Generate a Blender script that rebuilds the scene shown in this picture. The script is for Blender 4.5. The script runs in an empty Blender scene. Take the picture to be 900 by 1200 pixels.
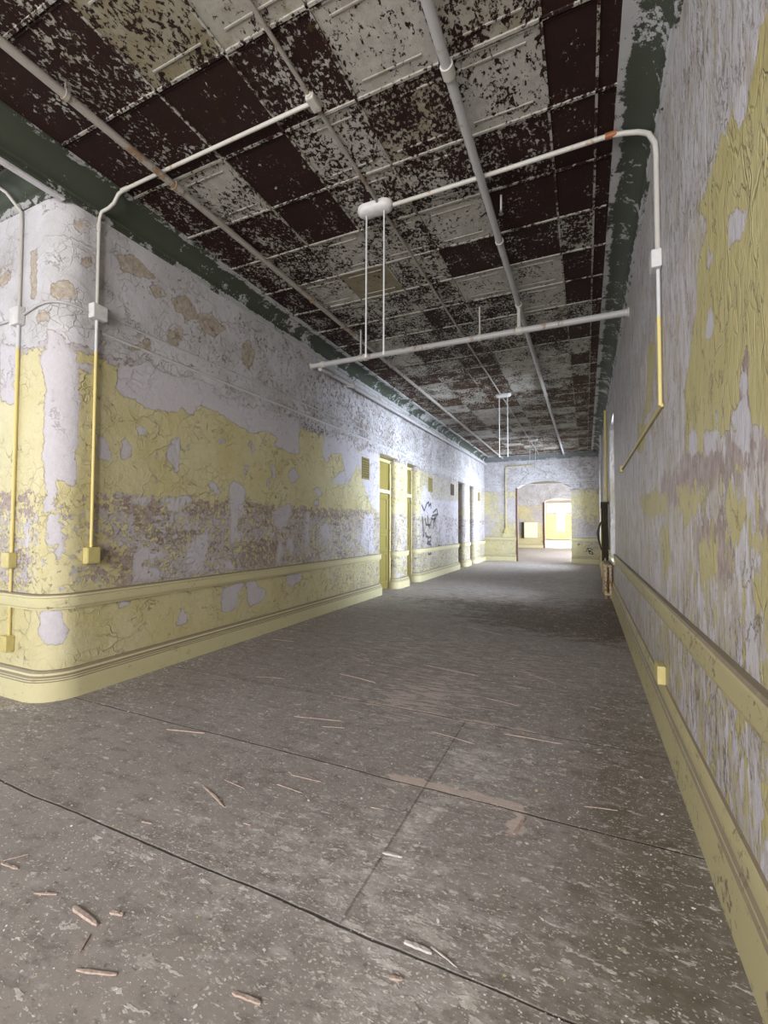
import bpy, math, random
import numpy as np
random.seed(7); np.random.seed(7)
C = bpy.context.scene.collection
PI = math.pi

# ------------------------------------------------------------------ helpers
class MB:
    """collects quads/polys for ONE mesh object"""
    def __init__(s): s.v=[]; s.f=[]
    def add(s, vs, fs):
        o=len(s.v); s.v+= [tuple(map(float,p)) for p in vs]; s.f+= [tuple(i+o for i in f) for f in fs]; return s
    def box(s, x0,y0,z0,x1,y1,z1):
        v=[(x0,y0,z0),(x1,y0,z0),(x1,y1,z0),(x0,y1,z0),(x0,y0,z1),(x1,y0,z1),(x1,y1,z1),(x0,y1,z1)]
        return s.add(v,[(0,3,2,1),(4,5,6,7),(0,1,5,4),(1,2,6,5),(2,3,7,6),(3,0,4,7)])
    def bbox(s, x0,y0,z0,x1,y1,z1,b=.006):
        """box with all edges chamfered"""
        import bmesh
        bm=bmesh.new(); bmesh.ops.create_cube(bm,size=1)
        for v in bm.verts: v.co=((x0+x1)/2+v.co.x*(x1-x0),(y0+y1)/2+v.co.y*(y1-y0),(z0+z1)/2+v.co.z*(z1-z0))
        bmesh.ops.bevel(bm,geom=bm.edges[:],offset=b,segments=2,profile=.5,affect='EDGES')
        bm.verts.index_update()
        s.add([tuple(v.co) for v in bm.verts],[tuple(v.index for v in f.verts) for f in bm.faces]); bm.free(); return s
    def tube(s, pts, r, n=10, cap=True):
        P=[np.array(p,float) for p in pts]; rings=[]
        up=np.array([0,0,1.]); prev=None
        for i,p in enumerate(P):
            t=(P[min(i+1,len(P)-1)]-P[max(i-1,0)]); t/=np.linalg.norm(t)
            if prev is None:
                a=np.array([1.,0,0]) if abs(t[2])>.9 else up
                a=a-t*(a@t)
            else: a=prev-t*(prev@t)
            a/=np.linalg.norm(a); prev=a; b=np.cross(t,a)
            rr=r[i] if isinstance(r,(list,tuple)) else r
            rings.append([p+rr*(math.cos(2*PI*k/n)*a+math.sin(2*PI*k/n)*b) for k in range(n)])
        v=[q for R in rings for q in R]; f=[]
        for i in range(len(P)-1):
            for k in range(n): f.append((i*n+k,i*n+(k+1)%n,(i+1)*n+(k+1)%n,(i+1)*n+k))
        if cap: f.append(tuple(range(n))[::-1]); f.append(tuple((len(P)-1)*n+k for k in range(n)))
        return s.add(v,f)
    def lathe(s, c, axis, prof, n=16):
        """prof: (distance along axis, radius)"""
        A=np.array(axis,float); A/=np.linalg.norm(A); a=np.array([1.,0,0]) if abs(A[2])>.9 else np.array([0,0,1.])
        a=a-A*(a@A); a/=np.linalg.norm(a); b=np.cross(A,a); c=np.array(c,float)
        v=[];f=[]
        for d,r in prof:
            for k in range(n): v.append(c+A*d+r*(math.cos(2*PI*k/n)*a+math.sin(2*PI*k/n)*b))
        for i in range(len(prof)-1):
            for k in range(n): f.append((i*n+k,i*n+(k+1)%n,(i+1)*n+(k+1)%n,(i+1)*n+k))
        f.append(tuple(range(n))[::-1]); f.append(tuple((len(prof)-1)*n+k for k in range(n)))
        return s.add(v,f)
    def sweep(s, path, prof, closed=False):
        """path: list of (x,y,nx,ny); prof: list of (offset along normal, z)"""
        m=len(prof); v=[(x+nx*o,y+ny*o,z) for x,y,nx,ny in path for o,z in prof]; f=[]
        for i in range(len(path)-1):
            for k in range(m-1): f.append((i*m+k,(i+1)*m+k,(i+1)*m+k+1,i*m+k+1))
        f.append(tuple(range(m))); f.append(tuple((len(path)-1)*m+k for k in range(m))[::-1])
        return s.add(v,f)
    def build(s, name, mat, parent=None, smooth=False, attrs=None, origin=None):
        me=bpy.data.meshes.new(name)
        v=s.v
        if origin is not None: v=[(p[0]-origin[0],p[1]-origin[1],p[2]-origin[2]) for p in v]
        me.from_pydata(v,[],s.f); me.update()
        if mat: me.materials.append(mat)
        if smooth:
            me.polygons.foreach_set('use_smooth',[True]*len(me.polygons))
            me.set_sharp_from_angle(angle=math.radians(38))
        if attrs:
            for k,a in attrs.items():
                at=me.attributes.new(k,'FLOAT','POINT'); at.data.foreach_set('value',np.asarray(a,dtype=np.float32))
        o=bpy.data.objects.new(name,me); C.objects.link(o)
        if origin is not None: o.location=origin
        if parent:
            o.parent=parent
            if origin is None:
                L=parent.location; me.transform(__import__('mathutils').Matrix.Translation((-L[0],-L[1],-L[2])))
            else: o.location=tuple(origin[i]-parent.location[i] for i in range(3))
        return o
def tag(o,label=None,cat=None,group=None,kind=None):
    if label: o['label']=label
    if cat: o['category']=cat
    if group: o['group']=group
    if kind: o['kind']=kind
    return o
def struct(o,label,cat): return tag(o,label,cat,None,'structure')
def empty(name,loc,label,cat,group=None,kind=None):
    o=bpy.data.objects.new(name,None); C.objects.link(o); o.location=loc; o.empty_display_size=.1
    return tag(o,label,cat,group,kind)

# ------------------------------------------------------------------ node helper
class NT:
    def __init__(s,name):
        s.m=bpy.data.materials.new(name); s.m.use_nodes=True; s.t=s.m.node_tree; s.N=s.t.nodes; s.L=s.t.links
        s.N.clear(); s.out=s.N.new('ShaderNodeOutputMaterial'); s.b=s.N.new('ShaderNodeBsdfPrincipled'); s.L.new(s.b.outputs[0],s.out.inputs[0])
        s.tc=s.N.new('ShaderNodeNewGeometry').outputs['Position']
    def link(s,a,i):
        if hasattr(a,'is_output'): s.L.new(a,i)
        elif isinstance(a,(tuple,list)): i.default_value=(*a,1) if len(i.default_value)==4 and len(a)==3 else a
        else: i.default_value=a
    def math(s,op,a,b=0,c=None,clamp=False):
        n=s.N.new('ShaderNodeMath'); n.operation=op; n.use_clamp=clamp; s.link(a,n.inputs[0]); s.link(b,n.inputs[1])
        if c is not None: s.link(c,n.inputs[2])
        return n.outputs[0]
    def attr(s,k):
        n=s.N.new('ShaderNodeAttribute'); n.attribute_name=k; return n.outputs['Fac']
    def map(s,scale=(1,1,1),loc=(0,0,0),vec=None):
        n=s.N.new('ShaderNodeMapping'); s.link(vec or s.tc,n.inputs[0]); n.inputs['Scale'].default_value=scale; n.inputs['Location'].default_value=loc; return n.outputs[0]
    def noise(s,scale,detail=4,rough=.6,vec=None,dist=0):
        n=s.N.new('ShaderNodeTexNoise'); s.link(vec or s.tc,n.inputs['Vector']); n.inputs['Scale'].default_value=scale; n.inputs['Detail'].default_value=detail; n.inputs['Roughness'].default_value=rough; n.inputs['Distortion'].default_value=dist
        return n.outputs['Fac']
    def voro(s,scale,vec=None,feature='F1',rand=1):
        n=s.N.new('ShaderNodeTexVoronoi'); n.feature=feature; s.link(vec or s.tc,n.inputs['Vector']); n.inputs['Scale'].default_value=scale; n.inputs['Randomness'].default_value=rand
        return n.outputs
    def warp(s,amount,scale,vec=None):
        n=s.N.new('ShaderNodeTexNoise'); s.link(vec or s.tc,n.inputs['Vector']); n.inputs['Scale'].default_value=scale; n.inputs['Detail'].default_value=3
        a=s.N.new('ShaderNodeVectorMath'); a.operation='SUBTRACT'; s.L.new(n.outputs['Color'],a.inputs[0]); a.inputs[1].default_value=(.5,.5,.5)
        b=s.N.new('ShaderNodeVectorMath'); b.operation='SCALE'; s.L.new(a.outputs[0],b.inputs[0]); b.inputs['Scale'].default_value=amount
        c=s.N.new('ShaderNodeVectorMath'); c.operation='ADD'; s.link(vec or s.tc,c.inputs[0]); s.L.new(b.outputs[0],c.inputs[1]); return c.outputs[0]
    def mix(s,f,a,b,mode='MIX'):
        n=s.N.new('ShaderNodeMix'); n.data_type='RGBA'; n.blend_type=mode; s.link(f,n.inputs[0]); s.link(a,n.inputs[6]); s.link(b,n.inputs[7]); return n.outputs[2]
    def sep(s):
        n=s.N.new('ShaderNodeSeparateXYZ'); s.L.new(s.tc,n.inputs[0]); return n.outputs
    def ramp(s,v,a,b):
        """0..1 between a and b"""
        n=s.N.new('ShaderNodeMapRange'); n.clamp=True; s.link(v,n.inputs[0]); s.link(a,n.inputs[1]); s.link(b,n.inputs[2]); return n.outputs[0]
    def cen(s,v,amp): return s.math('MULTIPLY_ADD',v,amp,-amp/2)
    def bump(s,h,dist,strength=1):
        n=s.N.new('ShaderNodeBump'); n.inputs['Distance'].default_value=dist; n.inputs['Strength'].default_value=strength; s.link(h,n.inputs['Height']); s.L.new(n.outputs[0],s.b.inputs['Normal'])
    def fin(s,col,rough=.7,spec=.3):
        s.link(col,s.b.inputs['Base Color']); s.link(rough,s.b.inputs['Roughness']); s.b.inputs['Specular IOR Level'].default_value=spec; return s.m

YEL=(.525,.468,.25); YEL2=(.59,.545,.355); LILC=(.52,.495,.55); LIL2=(.43,.40,.425); PINK=(.31,.235,.215); WHITE=(.54,.53,.57); TANC=(.45,.395,.36)

def wall_mat(name,streak):
    n=NT(name)
    sc=(1,1,.36) if streak else (1,1,1)
    P=n.map(sc)
    big=n.noise(1.4,3,.6)
    n1=n.noise(7,7,.65,P); n2=n.noise(26,5,.65,P); n3=n.noise(4.5,8,.72,n.map(sc,(7,3,1)))
    fl=n.noise(15,5,.75,n.map(sc,(3,9,2)))
    hz=n.noise(3,7,.72,n.map((1,1,4.5) if not streak else (1,1,.3),(2,7,4)))
    cell=n.voro(30,n.warp(.04,14,P))['Color']
    sp=n.N.new('ShaderNodeSeparateColor'); n.L.new(cell,sp.inputs[0]); chip=sp.outputs[0]
    flk=n.attr('flk')
    jit=n.math('ADD',n.cen(n1,.20),n.cen(n2,.10))
    fj=n.math('MULTIPLY',flk,n.math('ADD',n.cen(fl,2.6),n.cen(chip,.55)))
    vy=n.math('ADD',n.attr('yel'),n.math('ADD',jit,fj))
    vw=n.math('ADD',n.attr('whi'),n.math('ADD',n.cen(n1,.22),n.math('ADD',n.cen(n2,.12),n.math('MULTIPLY',flk,n.math('ADD',n.cen(fl,2.4),n.cen(chip,.4))))))
    my=n.ramp(vy,0,.004); mw=n.ramp(vw,0,.004)
    mb=n.ramp(n.math('ADD',n.attr('bro'),n.math('ADD',n.cen(hz,.55),n.math('ADD',n.cen(fl,.5),n.cen(n2,.2)))),0,.02)
    mt=n.ramp(n.math('ADD',n.attr('tan'),n.math('ADD',n.cen(n3,.7),n.cen(n2,.12))),0,.01)
    under=n.mix(n.ramp(big,.35,.65),LILC,LIL2) if not streak else n.mix(n.ramp(big,.35,.65),(.57,.545,.60),(.50,.47,.485))
    under=n.mix(n.math('MULTIPLY',n.ramp(n.noise(9,6,.72,P),.47,.62),.55 if not streak else .75),under,(.40,.35,.335) if not streak else (.37,.315,.27))
    if streak:
        under=n.mix(n.math('MULTIPLY',n.ramp(n.noise(5,7,.72,n.map((1,1,.28),(5,5,5))),.50,.58),.65),under,(.385,.34,.22))
        under=n.mix(n.ramp(n.noise(13,6,.7,n.map((1,1,.17),(1,8,3))),.555,.585),under,(.58,.56,.61))
        under=n.mix(n.math('MULTIPLY',n.ramp(n.noise(34,5,.75,n.map((1,1,.22),(6,2,3))),.55,.64),.8),under,(.24,.19,.155))
    under=n.mix(n.math('MULTIPLY',n.ramp(n.attr('pat'),-.01,.02),.85),under,n.mix(n.ramp(n2,.3,.7),(.56,.535,.595),(.50,.475,.52)))
    under=n.mix(mt,under,n.mix(n.ramp(n2,.35,.65),TANC,(.31,.255,.19)))
    brc=n.mix(n.ramp(n.noise(22,5,.75,P),.4,.6),(.27,.205,.19),(.42,.35,.34))
    under=n.mix(mb,under,brc)
    yel=n.mix(n.ramp(n.noise(2.2,5,.65),.35,.65),YEL if not streak else (.44,.385,.175),YEL2 if not streak else (.50,.445,.235))
    yel=n.mix(n.math('MULTIPLY',n.ramp(n.noise(11,6,.75,P),.52,.70),.45),yel,(.46,.40,.20))
    col=n.mix(my,under,yel)
    wcol=n.mix(n.ramp(n.noise(2.5,5,.6),.4,.62),WHITE,(.44,.425,.445))
    if streak: wcol=n.mix(n.math('MULTIPLY',n.ramp(n.noise(20,6,.75,n.map((1,1,.10),(3,2,3))),.50,.60),.8),wcol,(.33,.285,.23))
    col=n.mix(mw,col,wcol)
    # alligator cracks in the paint coats
    cv=n.voro(4.2,n.warp(.22,5,P),'DISTANCE_TO_EDGE')['Distance']
    cv2=n.voro(13,n.warp(.08,9,P),'DISTANCE_TO_EDGE')['Distance']
    c1=n.math('MULTIPLY',n.ramp(cv,.020,.004),n.ramp(n.noise(1.9,3,.6),.44,.6))
    c2=n.math('MULTIPLY',n.ramp(cv2,.04,.01),n.ramp(n.noise(2.7,3,.6,n.map((1,1,1),(4,4,4))),.48,.64))
    coat=n.math('MAXIMUM',my,mw)
    crack=n.math('MULTIPLY',n.math('MAXIMUM',c1,n.math('MULTIPLY',c2,.8)),coat)
    col=n.mix(n.math('MULTIPLY',crack,.42),col,(.26,.20,.12))
    # shadow along each paint film's broken edge, painted as a dark line
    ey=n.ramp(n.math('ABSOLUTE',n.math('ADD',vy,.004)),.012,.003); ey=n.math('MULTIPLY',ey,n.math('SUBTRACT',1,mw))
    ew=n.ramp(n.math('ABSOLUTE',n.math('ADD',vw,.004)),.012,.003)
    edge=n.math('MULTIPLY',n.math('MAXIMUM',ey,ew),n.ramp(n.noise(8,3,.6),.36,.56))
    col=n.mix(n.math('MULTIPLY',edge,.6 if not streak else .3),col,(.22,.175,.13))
    # bits of every coat gone, showing grime
    spk=n.ramp(n.math('ADD',n.noise(19,6,.78,P),n.math('ADD',n.math('MULTIPLY',n.attr('spk'),.30),n.cen(n.noise(2.1,3,.6,n.map((1,1,1),(8,1,2))),.25))),.700,.715)
    col=n.mix(n.math('MULTIPLY',spk,.85),col,n.mix(n.ramp(n2,.35,.65),(.15,.115,.085),(.30,.235,.18)))
    # thin wandering outlines of loose flakes
    ol=n.ramp(n.math('ABSOLUTE',n.math('SUBTRACT',n.noise(6,5,.62,n.map(sc,(3,7,2)),.6),.5)),.011,.004)
    ol=n.math('MULTIPLY',ol,n.ramp(n.math('ADD',n.noise(3.1,4,.6,n.map((1,1,1),(5,2,9))),n.math('MULTIPLY',n.attr('spk'),.35)),.52,.60))
    col=n.mix(n.math('MULTIPLY',n.math('MULTIPLY',ol,.7),n.math('SUBTRACT',1,n.ramp(n.attr('pat'),-.03,.0))),col,(.21,.165,.13))
    curl=n.math('MULTIPLY',n.ramp(cv,.0,.07),n.ramp(n.noise(1.9,3,.6),.40,.62))
    h=n.math('ADD',coat,n.math('MULTIPLY',n.math('MULTIPLY',curl,coat),-.5))
    h=n.math('ADD',h,n.math('MULTIPLY',crack,-.9))
    h=n.math('ADD',h,n.math('MULTIPLY',n2,.9))
    h=n.math('ADD',h,n.math('MULTIPLY',mw,.8))
    h=n.math('ADD',h,n.math('MULTIPLY',spk,-.8)); h=n.math('ADD',h,n.math('MULTIPLY',ol,-.9))
    n.bump(h,.007,.9)
    return n.fin(col,n.math('MULTIPLY_ADD',coat,-.2,.75) if not streak else .5,.35)

def trim_mat(name,base,base2,chipc,amt,rough=.55,dirt=.6):
    n=NT(name)
    nz=n.noise(3,5,.6); f=n.noise(24,6,.7)
    col=n.mix(nz,base,base2)
    chip=n.ramp(n.math('ADD',f,n.cen(n.noise(3.3,4,.6,n.map((1,1,1),(5,5,5))),.5)),1-amt,1-amt+.02)
    col=n.mix(chip,col,chipc)
    cv=n.voro(9,n.warp(.1,7),'DISTANCE_TO_EDGE')['Distance']
    ck=n.math('MULTIPLY',n.ramp(cv,.02,.004),n.ramp(nz,.5,.65))
    col=n.mix(n.math('MULTIPLY',ck,.5),col,(.22,.17,.09))
    gn=n.N.new('ShaderNodeNewGeometry'); sx=n.N.new('ShaderNodeSeparateXYZ'); n.L.new(gn.outputs['True Normal'],sx.inputs[0])
    dust=n.math('MULTIPLY',n.ramp(n.math('ADD',sx.outputs[2],n.cen(n.noise(14,4,.7),.5)),.35,.6),.85)
    col=n.mix(dust,col,(.20,.16,.12))
    sm=n.ramp(n.math('ADD',n.noise(7,6,.75,n.map((1,1,2.2),(2,2,2))),n.cen(n.noise(1.1,2,.5),.2)),.60,.72)
    col=n.mix(n.math('MULTIPLY',sm,dirt),col,(.25,.19,.115))
    n.bump(n.math('ADD',n.math('MULTIPLY',chip,-1),n.math('ADD',n.math('MULTIPLY',ck,-.7),n.math('MULTIPLY',f,.5))),.003,.7)
    return n.fin(col,rough,.4)

def plain(name,c,c2=None,rough=.5,metal=0,scale=20,spec=.4):
    n=NT(name); f=n.noise(scale,5,.65)
    n.b.inputs['Metallic'].default_value=metal
    n.bump(f,.001,.5)
    return n.fin(n.mix(n.ramp(f,.35,.7),c,c2 or tuple(x*.75 for x in c)),rough,spec)

def pipe_mat(name,c,rust,amt,zsplit=None,c2=None):
    n=NT(name); col=n.mix(n.noise(6,4,.6),c,tuple(x*.86 for x in c))
    if zsplit:
        z=n.sep()[2]
        col=n.mix(n.ramp(n.math('ADD',z,n.cen(n.noise(20,3),.02)),zsplit-.005,zsplit+.005),c2,col)
    r=n.ramp(n.math('ADD',n.noise(9,6,.7,n.map((1,1,.6))),n.cen(n.noise(1.3,2),.35)),1-amt,1-amt+.06)
    col=n.mix(r,col,rust); n.bump(r,.001,.5)
    return n.fin(col,.45,.4)

M={}
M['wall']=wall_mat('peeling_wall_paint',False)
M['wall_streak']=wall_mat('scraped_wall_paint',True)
M['yellow_trim']=trim_mat('yellow_trim_paint',(.55,.50,.285),(.60,.56,.375),(.34,.27,.16),.33)
M['olive_trim']=trim_mat('dirty_yellow_trim_paint',(.49,.43,.235),(.41,.36,.205),(.22,.17,.115),.40,.55,.9)
M['rail_white']=trim_mat('pale_picture_rail_paint',(.52,.51,.54),(.46,.45,.47),(.30,.26,.22),.34)
M['door']=trim_mat('olive_door_paint',(.23,.19,.045),(.18,.145,.035),(.2,.15,.08),.28)
M['redwood']=plain('reddish_brown_frame',(.105,.040,.028),(.07,.028,.02),.5)
M['pipe_white']=pipe_mat('white_painted_pipe',(.50,.48,.45),(.33,.19,.09),.36)
M['pipe_grey']=pipe_mat('grey_painted_pipe',(.33,.305,.28),(.24,.16,.10),.44)
M['pipe_lilac']=pipe_mat('lilac_painted_pipe',(.45,.44,.45),(.28,.20,.13),.38)
M['pipe_two']=pipe_mat('two_tone_pipe',(.58,.58,.60),(.38,.25,.08),.30,2.70,(.66,.55,.22))
M['pipe_two_right']=pipe_mat('two_tone_pipe_white',(.62,.62,.63),(.38,.25,.08),.26,2.62,(.66,.55,.22))
M['pipe_yellow']=pipe_mat('yellow_painted_pipe',(.62,.52,.2),(.36,.25,.1),.34)
M['box_yellow']=plain('yellow_painted_box',(.58,.50,.22),(.48,.41,.17),.5)
M['box_white']=plain('white_painted_box',(.62,.61,.62),(.52,.51,.52),.5)
M['dark']=plain('black_socket',(.02,.018,.015),(.03,.025,.02),.6)
M['hose']=plain('dark_weathered_canvas',(.035,.03,.022),(.075,.06,.035),.8,0,30)
M['metal']=plain('dull_steel',(.35,.34,.32),(.2,.17,.13),.45,.8)
M['lath']=plain('pinkish_wood',(.47,.37,.33),(.27,.20,.17),.8,0,90)
M['pale_chip']=plain('pale_linoleum_chip',(.55,.53,.52),(.42,.37,.36),.7,0,40)
M['ink']=plain('black_spray_paint',(.03,.032,.045),(.05,.05,.07),.5)
M['board']=plain('cream_board',(.80,.78,.62),(.74,.72,.56),.5,0,5)
M['mesh_vent']=plain('vent_recess',(.06,.05,.02),(.1,.08,.03),.8)
M['vent_bar']=plain('vent_olive_metal',(.30,.25,.09),(.2,.16,.07),.6)
M['frame_white']=plain('window_frame_paint',(.66,.62,.45),(.58,.52,.33),.5)
M['radiator']=trim_mat('radiator_paint',(.62,.55,.40),(.55,.45,.30),(.36,.17,.07),.50)

# ceiling
def ceiling_mat():
    n=NT('flaking_tin_ceiling')
    pl=n.attr('peel'); gr=n.attr('grime')
    big=n.noise(4.2,6,.72,n.map((1,.8,1)))
    cl=n.voro(52,n.warp(.03,25,n.map((1,.75,1))))
    sp=n.N.new('ShaderNodeSeparateColor'); n.L.new(cl['Color'],sp.inputs[0])
    f2=n.noise(44,5,.75,n.map((1,.7,1)))
    m=n.math('ADD',pl,n.math('ADD',n.cen(big,1.7),n.math('ADD',n.cen(sp.outputs[0],.46),n.cen(f2,1.7))))
    dark=n.ramp(m,.49,.52)
    wc=n.mix(n.ramp(n.noise(9,6,.7),.35,.65),(.42,.405,.38),(.30,.285,.265))
    wc=n.mix(n.math('MULTIPLY',gr,.8),wc,(.20,.175,.115))
    ol=n.ramp(n.math('ADD',n.noise(7,5,.7,n.map((1,1,1),(3,1,4))),n.math('MULTIPLY',gr,.2)),.6,.75)
    wc=n.mix(n.math('MULTIPLY',ol,.55),wc,(.17,.135,.07))
    dc=n.mix(n.noise(5,4,.6),(.013,.0045,.005),(.028,.011,.008))
    dc=n.mix(n.attr('warm'),dc,(.060,.030,.016))
    dc=n.mix(n.math('MULTIPLY',n.ramp(n.noise(14,5,.7),.62,.7),.5),dc,(.10,.065,.022))
    col=n.mix(dark,wc,dc)
    h=n.math('ADD',n.math('MULTIPLY',dark,-1),n.math('MULTIPLY',sp.outputs[1],.6))
    n.bump(h,.006,.9)
    return n.fin(col,.75,.2)
M['ceiling']=ceiling_mat()

def cove_mat(name,base,base2,flake,white):
    """flake: share of pale flakes; grows with attribute 'peel'"""
    n=NT(name)
    b=n.mix(n.noise(3,4,.6),base,base2)
    m=n.math('ADD',n.attr('peel'),n.math('ADD',n.cen(n.noise(3.4,7,.7),1.9),n.cen(n.noise(30,5,.75),.9)))
    k=n.ramp(m,.5,.53)
    col=n.mix(k,b,n.mix(n.noise(12,4,.6),white,tuple(x*.72 for x in white)))
    n.bump(k,.004,.8)
    return n.fin(col,.65,.3)
M['cove']=cove_mat('green_cove_paint',(.037,.044,.031),(.052,.060,.045),.3,(.42,.42,.43))
M['cove_grey']=cove_mat('grey_cove_paint',(.13,.14,.145),(.17,.18,.185),.3,(.42,.42,.44))

def floor_mat():
    n=NT('littered_linoleum')
    o=n.sep(); x,y=o[0],o[1]
    nz=n.noise(2.3,6,.65); fine=n.noise(42,5,.7)
    col=n.mix(nz,(.24,.21,.20),(.36,.32,.305))
    col=n.mix(n.ramp(fine,.38,.64),col,n.mix(nz,(.16,.138,.128),(.40,.365,.35)))
    col=n.mix(n.math('MULTIPLY',n.ramp(n.noise(7,7,.75,n.map((1,2.2,1),(1,3,0))),.50,.64),.6),col,(.125,.107,.098))
    # stains and the worn, dark strip
    col=n.mix(n.math('MULTIPLY',n.ramp(n.math('ADD',n.attr('stain'),n.cen(n.noise(5,8,.75,n.map((.8,1.5,1))),2.4)),.25,.62),.85),col,(.085,.054,.034))
    col=n.mix(n.math('MULTIPLY',n.ramp(n.math('ADD',n.attr('olive'),n.cen(n.noise(6,7,.75),1.6)),.2,.9),.75),col,(.105,.088,.052))
    # pale dust and rubbed patches
    du=n.ramp(n.math('ADD',n.noise(9,8,.76,n.map((.8,1.5,1),(2,5,0))),n.math('MULTIPLY',n.attr('lite'),.25)),.56,.70)
    col=n.mix(n.math('MULTIPLY',du,.65),col,(.50,.475,.465))
    # torn backing: pinkish streaks lying across the hall
    st=n.noise(1,6,.65,n.warp(.6,1.2,n.map((5,38,1))))
    sm=n.ramp(n.math('ADD',st,n.math('MULTIPLY',n.attr('scuff'),.27)),.675,.70)
    col=n.mix(n.math('MULTIPLY',sm,.85),col,(.56,.46,.43))
    # crushed plaster: small pale specks of all sizes
    h=n.math('MULTIPLY',sm,-.5)
    for sc,thr,loc in ((75,.22,(4,1,2)),):
        v=n.voro(sc,n.warp(.03,30,n.map((1,1.25,1),loc)))
        s2=n.N.new('ShaderNodeSeparateColor'); n.L.new(v['Color'],s2.inputs[0])
        r=n.math('MULTIPLY',n.math('POWER',s2.outputs[0],3),thr*1.9)
        k=n.ramp(n.math('SUBTRACT',r,v['Distance']),0,.03)
        k=n.math('MULTIPLY',k,n.ramp(n.math('ADD',n.noise(2.1,4,.7,n.map((1,1,1),loc)),n.math('MULTIPLY',n.attr('lite'),.2)),.30,.5))
        col=n.mix(n.math('MULTIPLY',k,.7),col,n.mix(s2.outputs[1],(.62,.61,.62),(.46,.41,.37)))
        h=n.math('ADD',h,k)
    dens=n.math('ADD',n.cen(n.noise(2.6,4,.7),.16),n.math('MULTIPLY',n.attr('lite'),.08))
    for sc,lo,hi,k,loc in ((9,.575,.63,.40,(3,3,0)),(20,.56,.59,.75,(7,1,0)),(42,.575,.60,.9,(2,9,0)),(80,.575,.59,1,(6,4,0))):
        gr=n.ramp(n.math('ADD',n.noise(sc,4,.62,n.map((.6,1.3,1),loc)),dens),lo+.06,hi+.06)
        col=n.mix(n.math('MULTIPLY',gr,k),col,n.mix(n.ramp(fine,.4,.6),(.68,.66,.65),(.47,.41,.385))); h=n.math('ADD',h,n.math('MULTIPLY',gr,.25))
    dk=n.ramp(n.noise(28,5,.7,n.map((.8,1.2,1),(5,5,5))),.60,.66)
    col=n.mix(n.math('MULTIPLY',dk,.6),col,(.085,.068,.058))
    # sheet joints every 0.845 m, slightly wandering and lipped
    yw=n.math('ADD',y,n.cen(n.noise(1.7,3,.6),.035))
    d=n.math('PINGPONG',n.math('SUBTRACT',yw,1.31),.4225)
    jw=n.math('MULTIPLY_ADD',n.noise(2.9,3,.6,n.map((1,1,1),(8,2,0))),.009,-.001)
    j=n.ramp(n.math('SUBTRACT',jw,d),-.003,.002)
    xs=n.math('ABSOLUTE',n.math('ADD',x,.745)); j2=n.math('MULTIPLY',n.ramp(xs,.007,.003),n.math('MULTIPLY',n.ramp(y,1.30,1.32),n.ramp(y,3.0,2.98)))
    jj=n.math('MAXIMUM',j,n.math('MULTIPLY',j2,.45))
    torn=n.math('MULTIPLY',n.ramp(n.math('ADD',n.attr('torn'),n.cen(n.noise(22,6,.78,n.map((.4,1,1))),2.0)),.30,.42),.92)
    col=n.mix(torn,col,n.mix(n.noise(60,4,.6,n.map((.15,1,1))),(.70,.60,.56),(.42,.32,.29)))
    col=n.mix(n.math('MULTIPLY',jj,.85),col,(.035,.028,.022))
    h=n.math('ADD',h,n.math('MULTIPLY',jj,-2.2)); h=n.math('ADD',h,n.math('MULTIPLY',fine,.35)); h=n.math('ADD',h,n.math('MULTIPLY',n.ramp(d,.06,.0),.9)); h=n.math('ADD',h,n.math('MULTIPLY',torn,-.6))
    n.bump(h,.004,.8)
    return n.fin(col,n.ramp(nz,-.6,1.1),.35)
M['floor']=floor_mat()
def flake_mat():
    n=NT('paint_flake_litter')
    g=n.voro(15)['Color']; s=n.N.new('ShaderNodeSeparateColor'); n.L.new(g,s.inputs[0])
    c=n.mix(s.outputs[0],(.74,.73,.75),(.50,.45,.41)); c=n.mix(n.ramp(s.outputs[1],.86,.88),c,(.58,.50,.26))
    return n.fin(c,.7,.3)
M['flake']=flake_mat()
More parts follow.
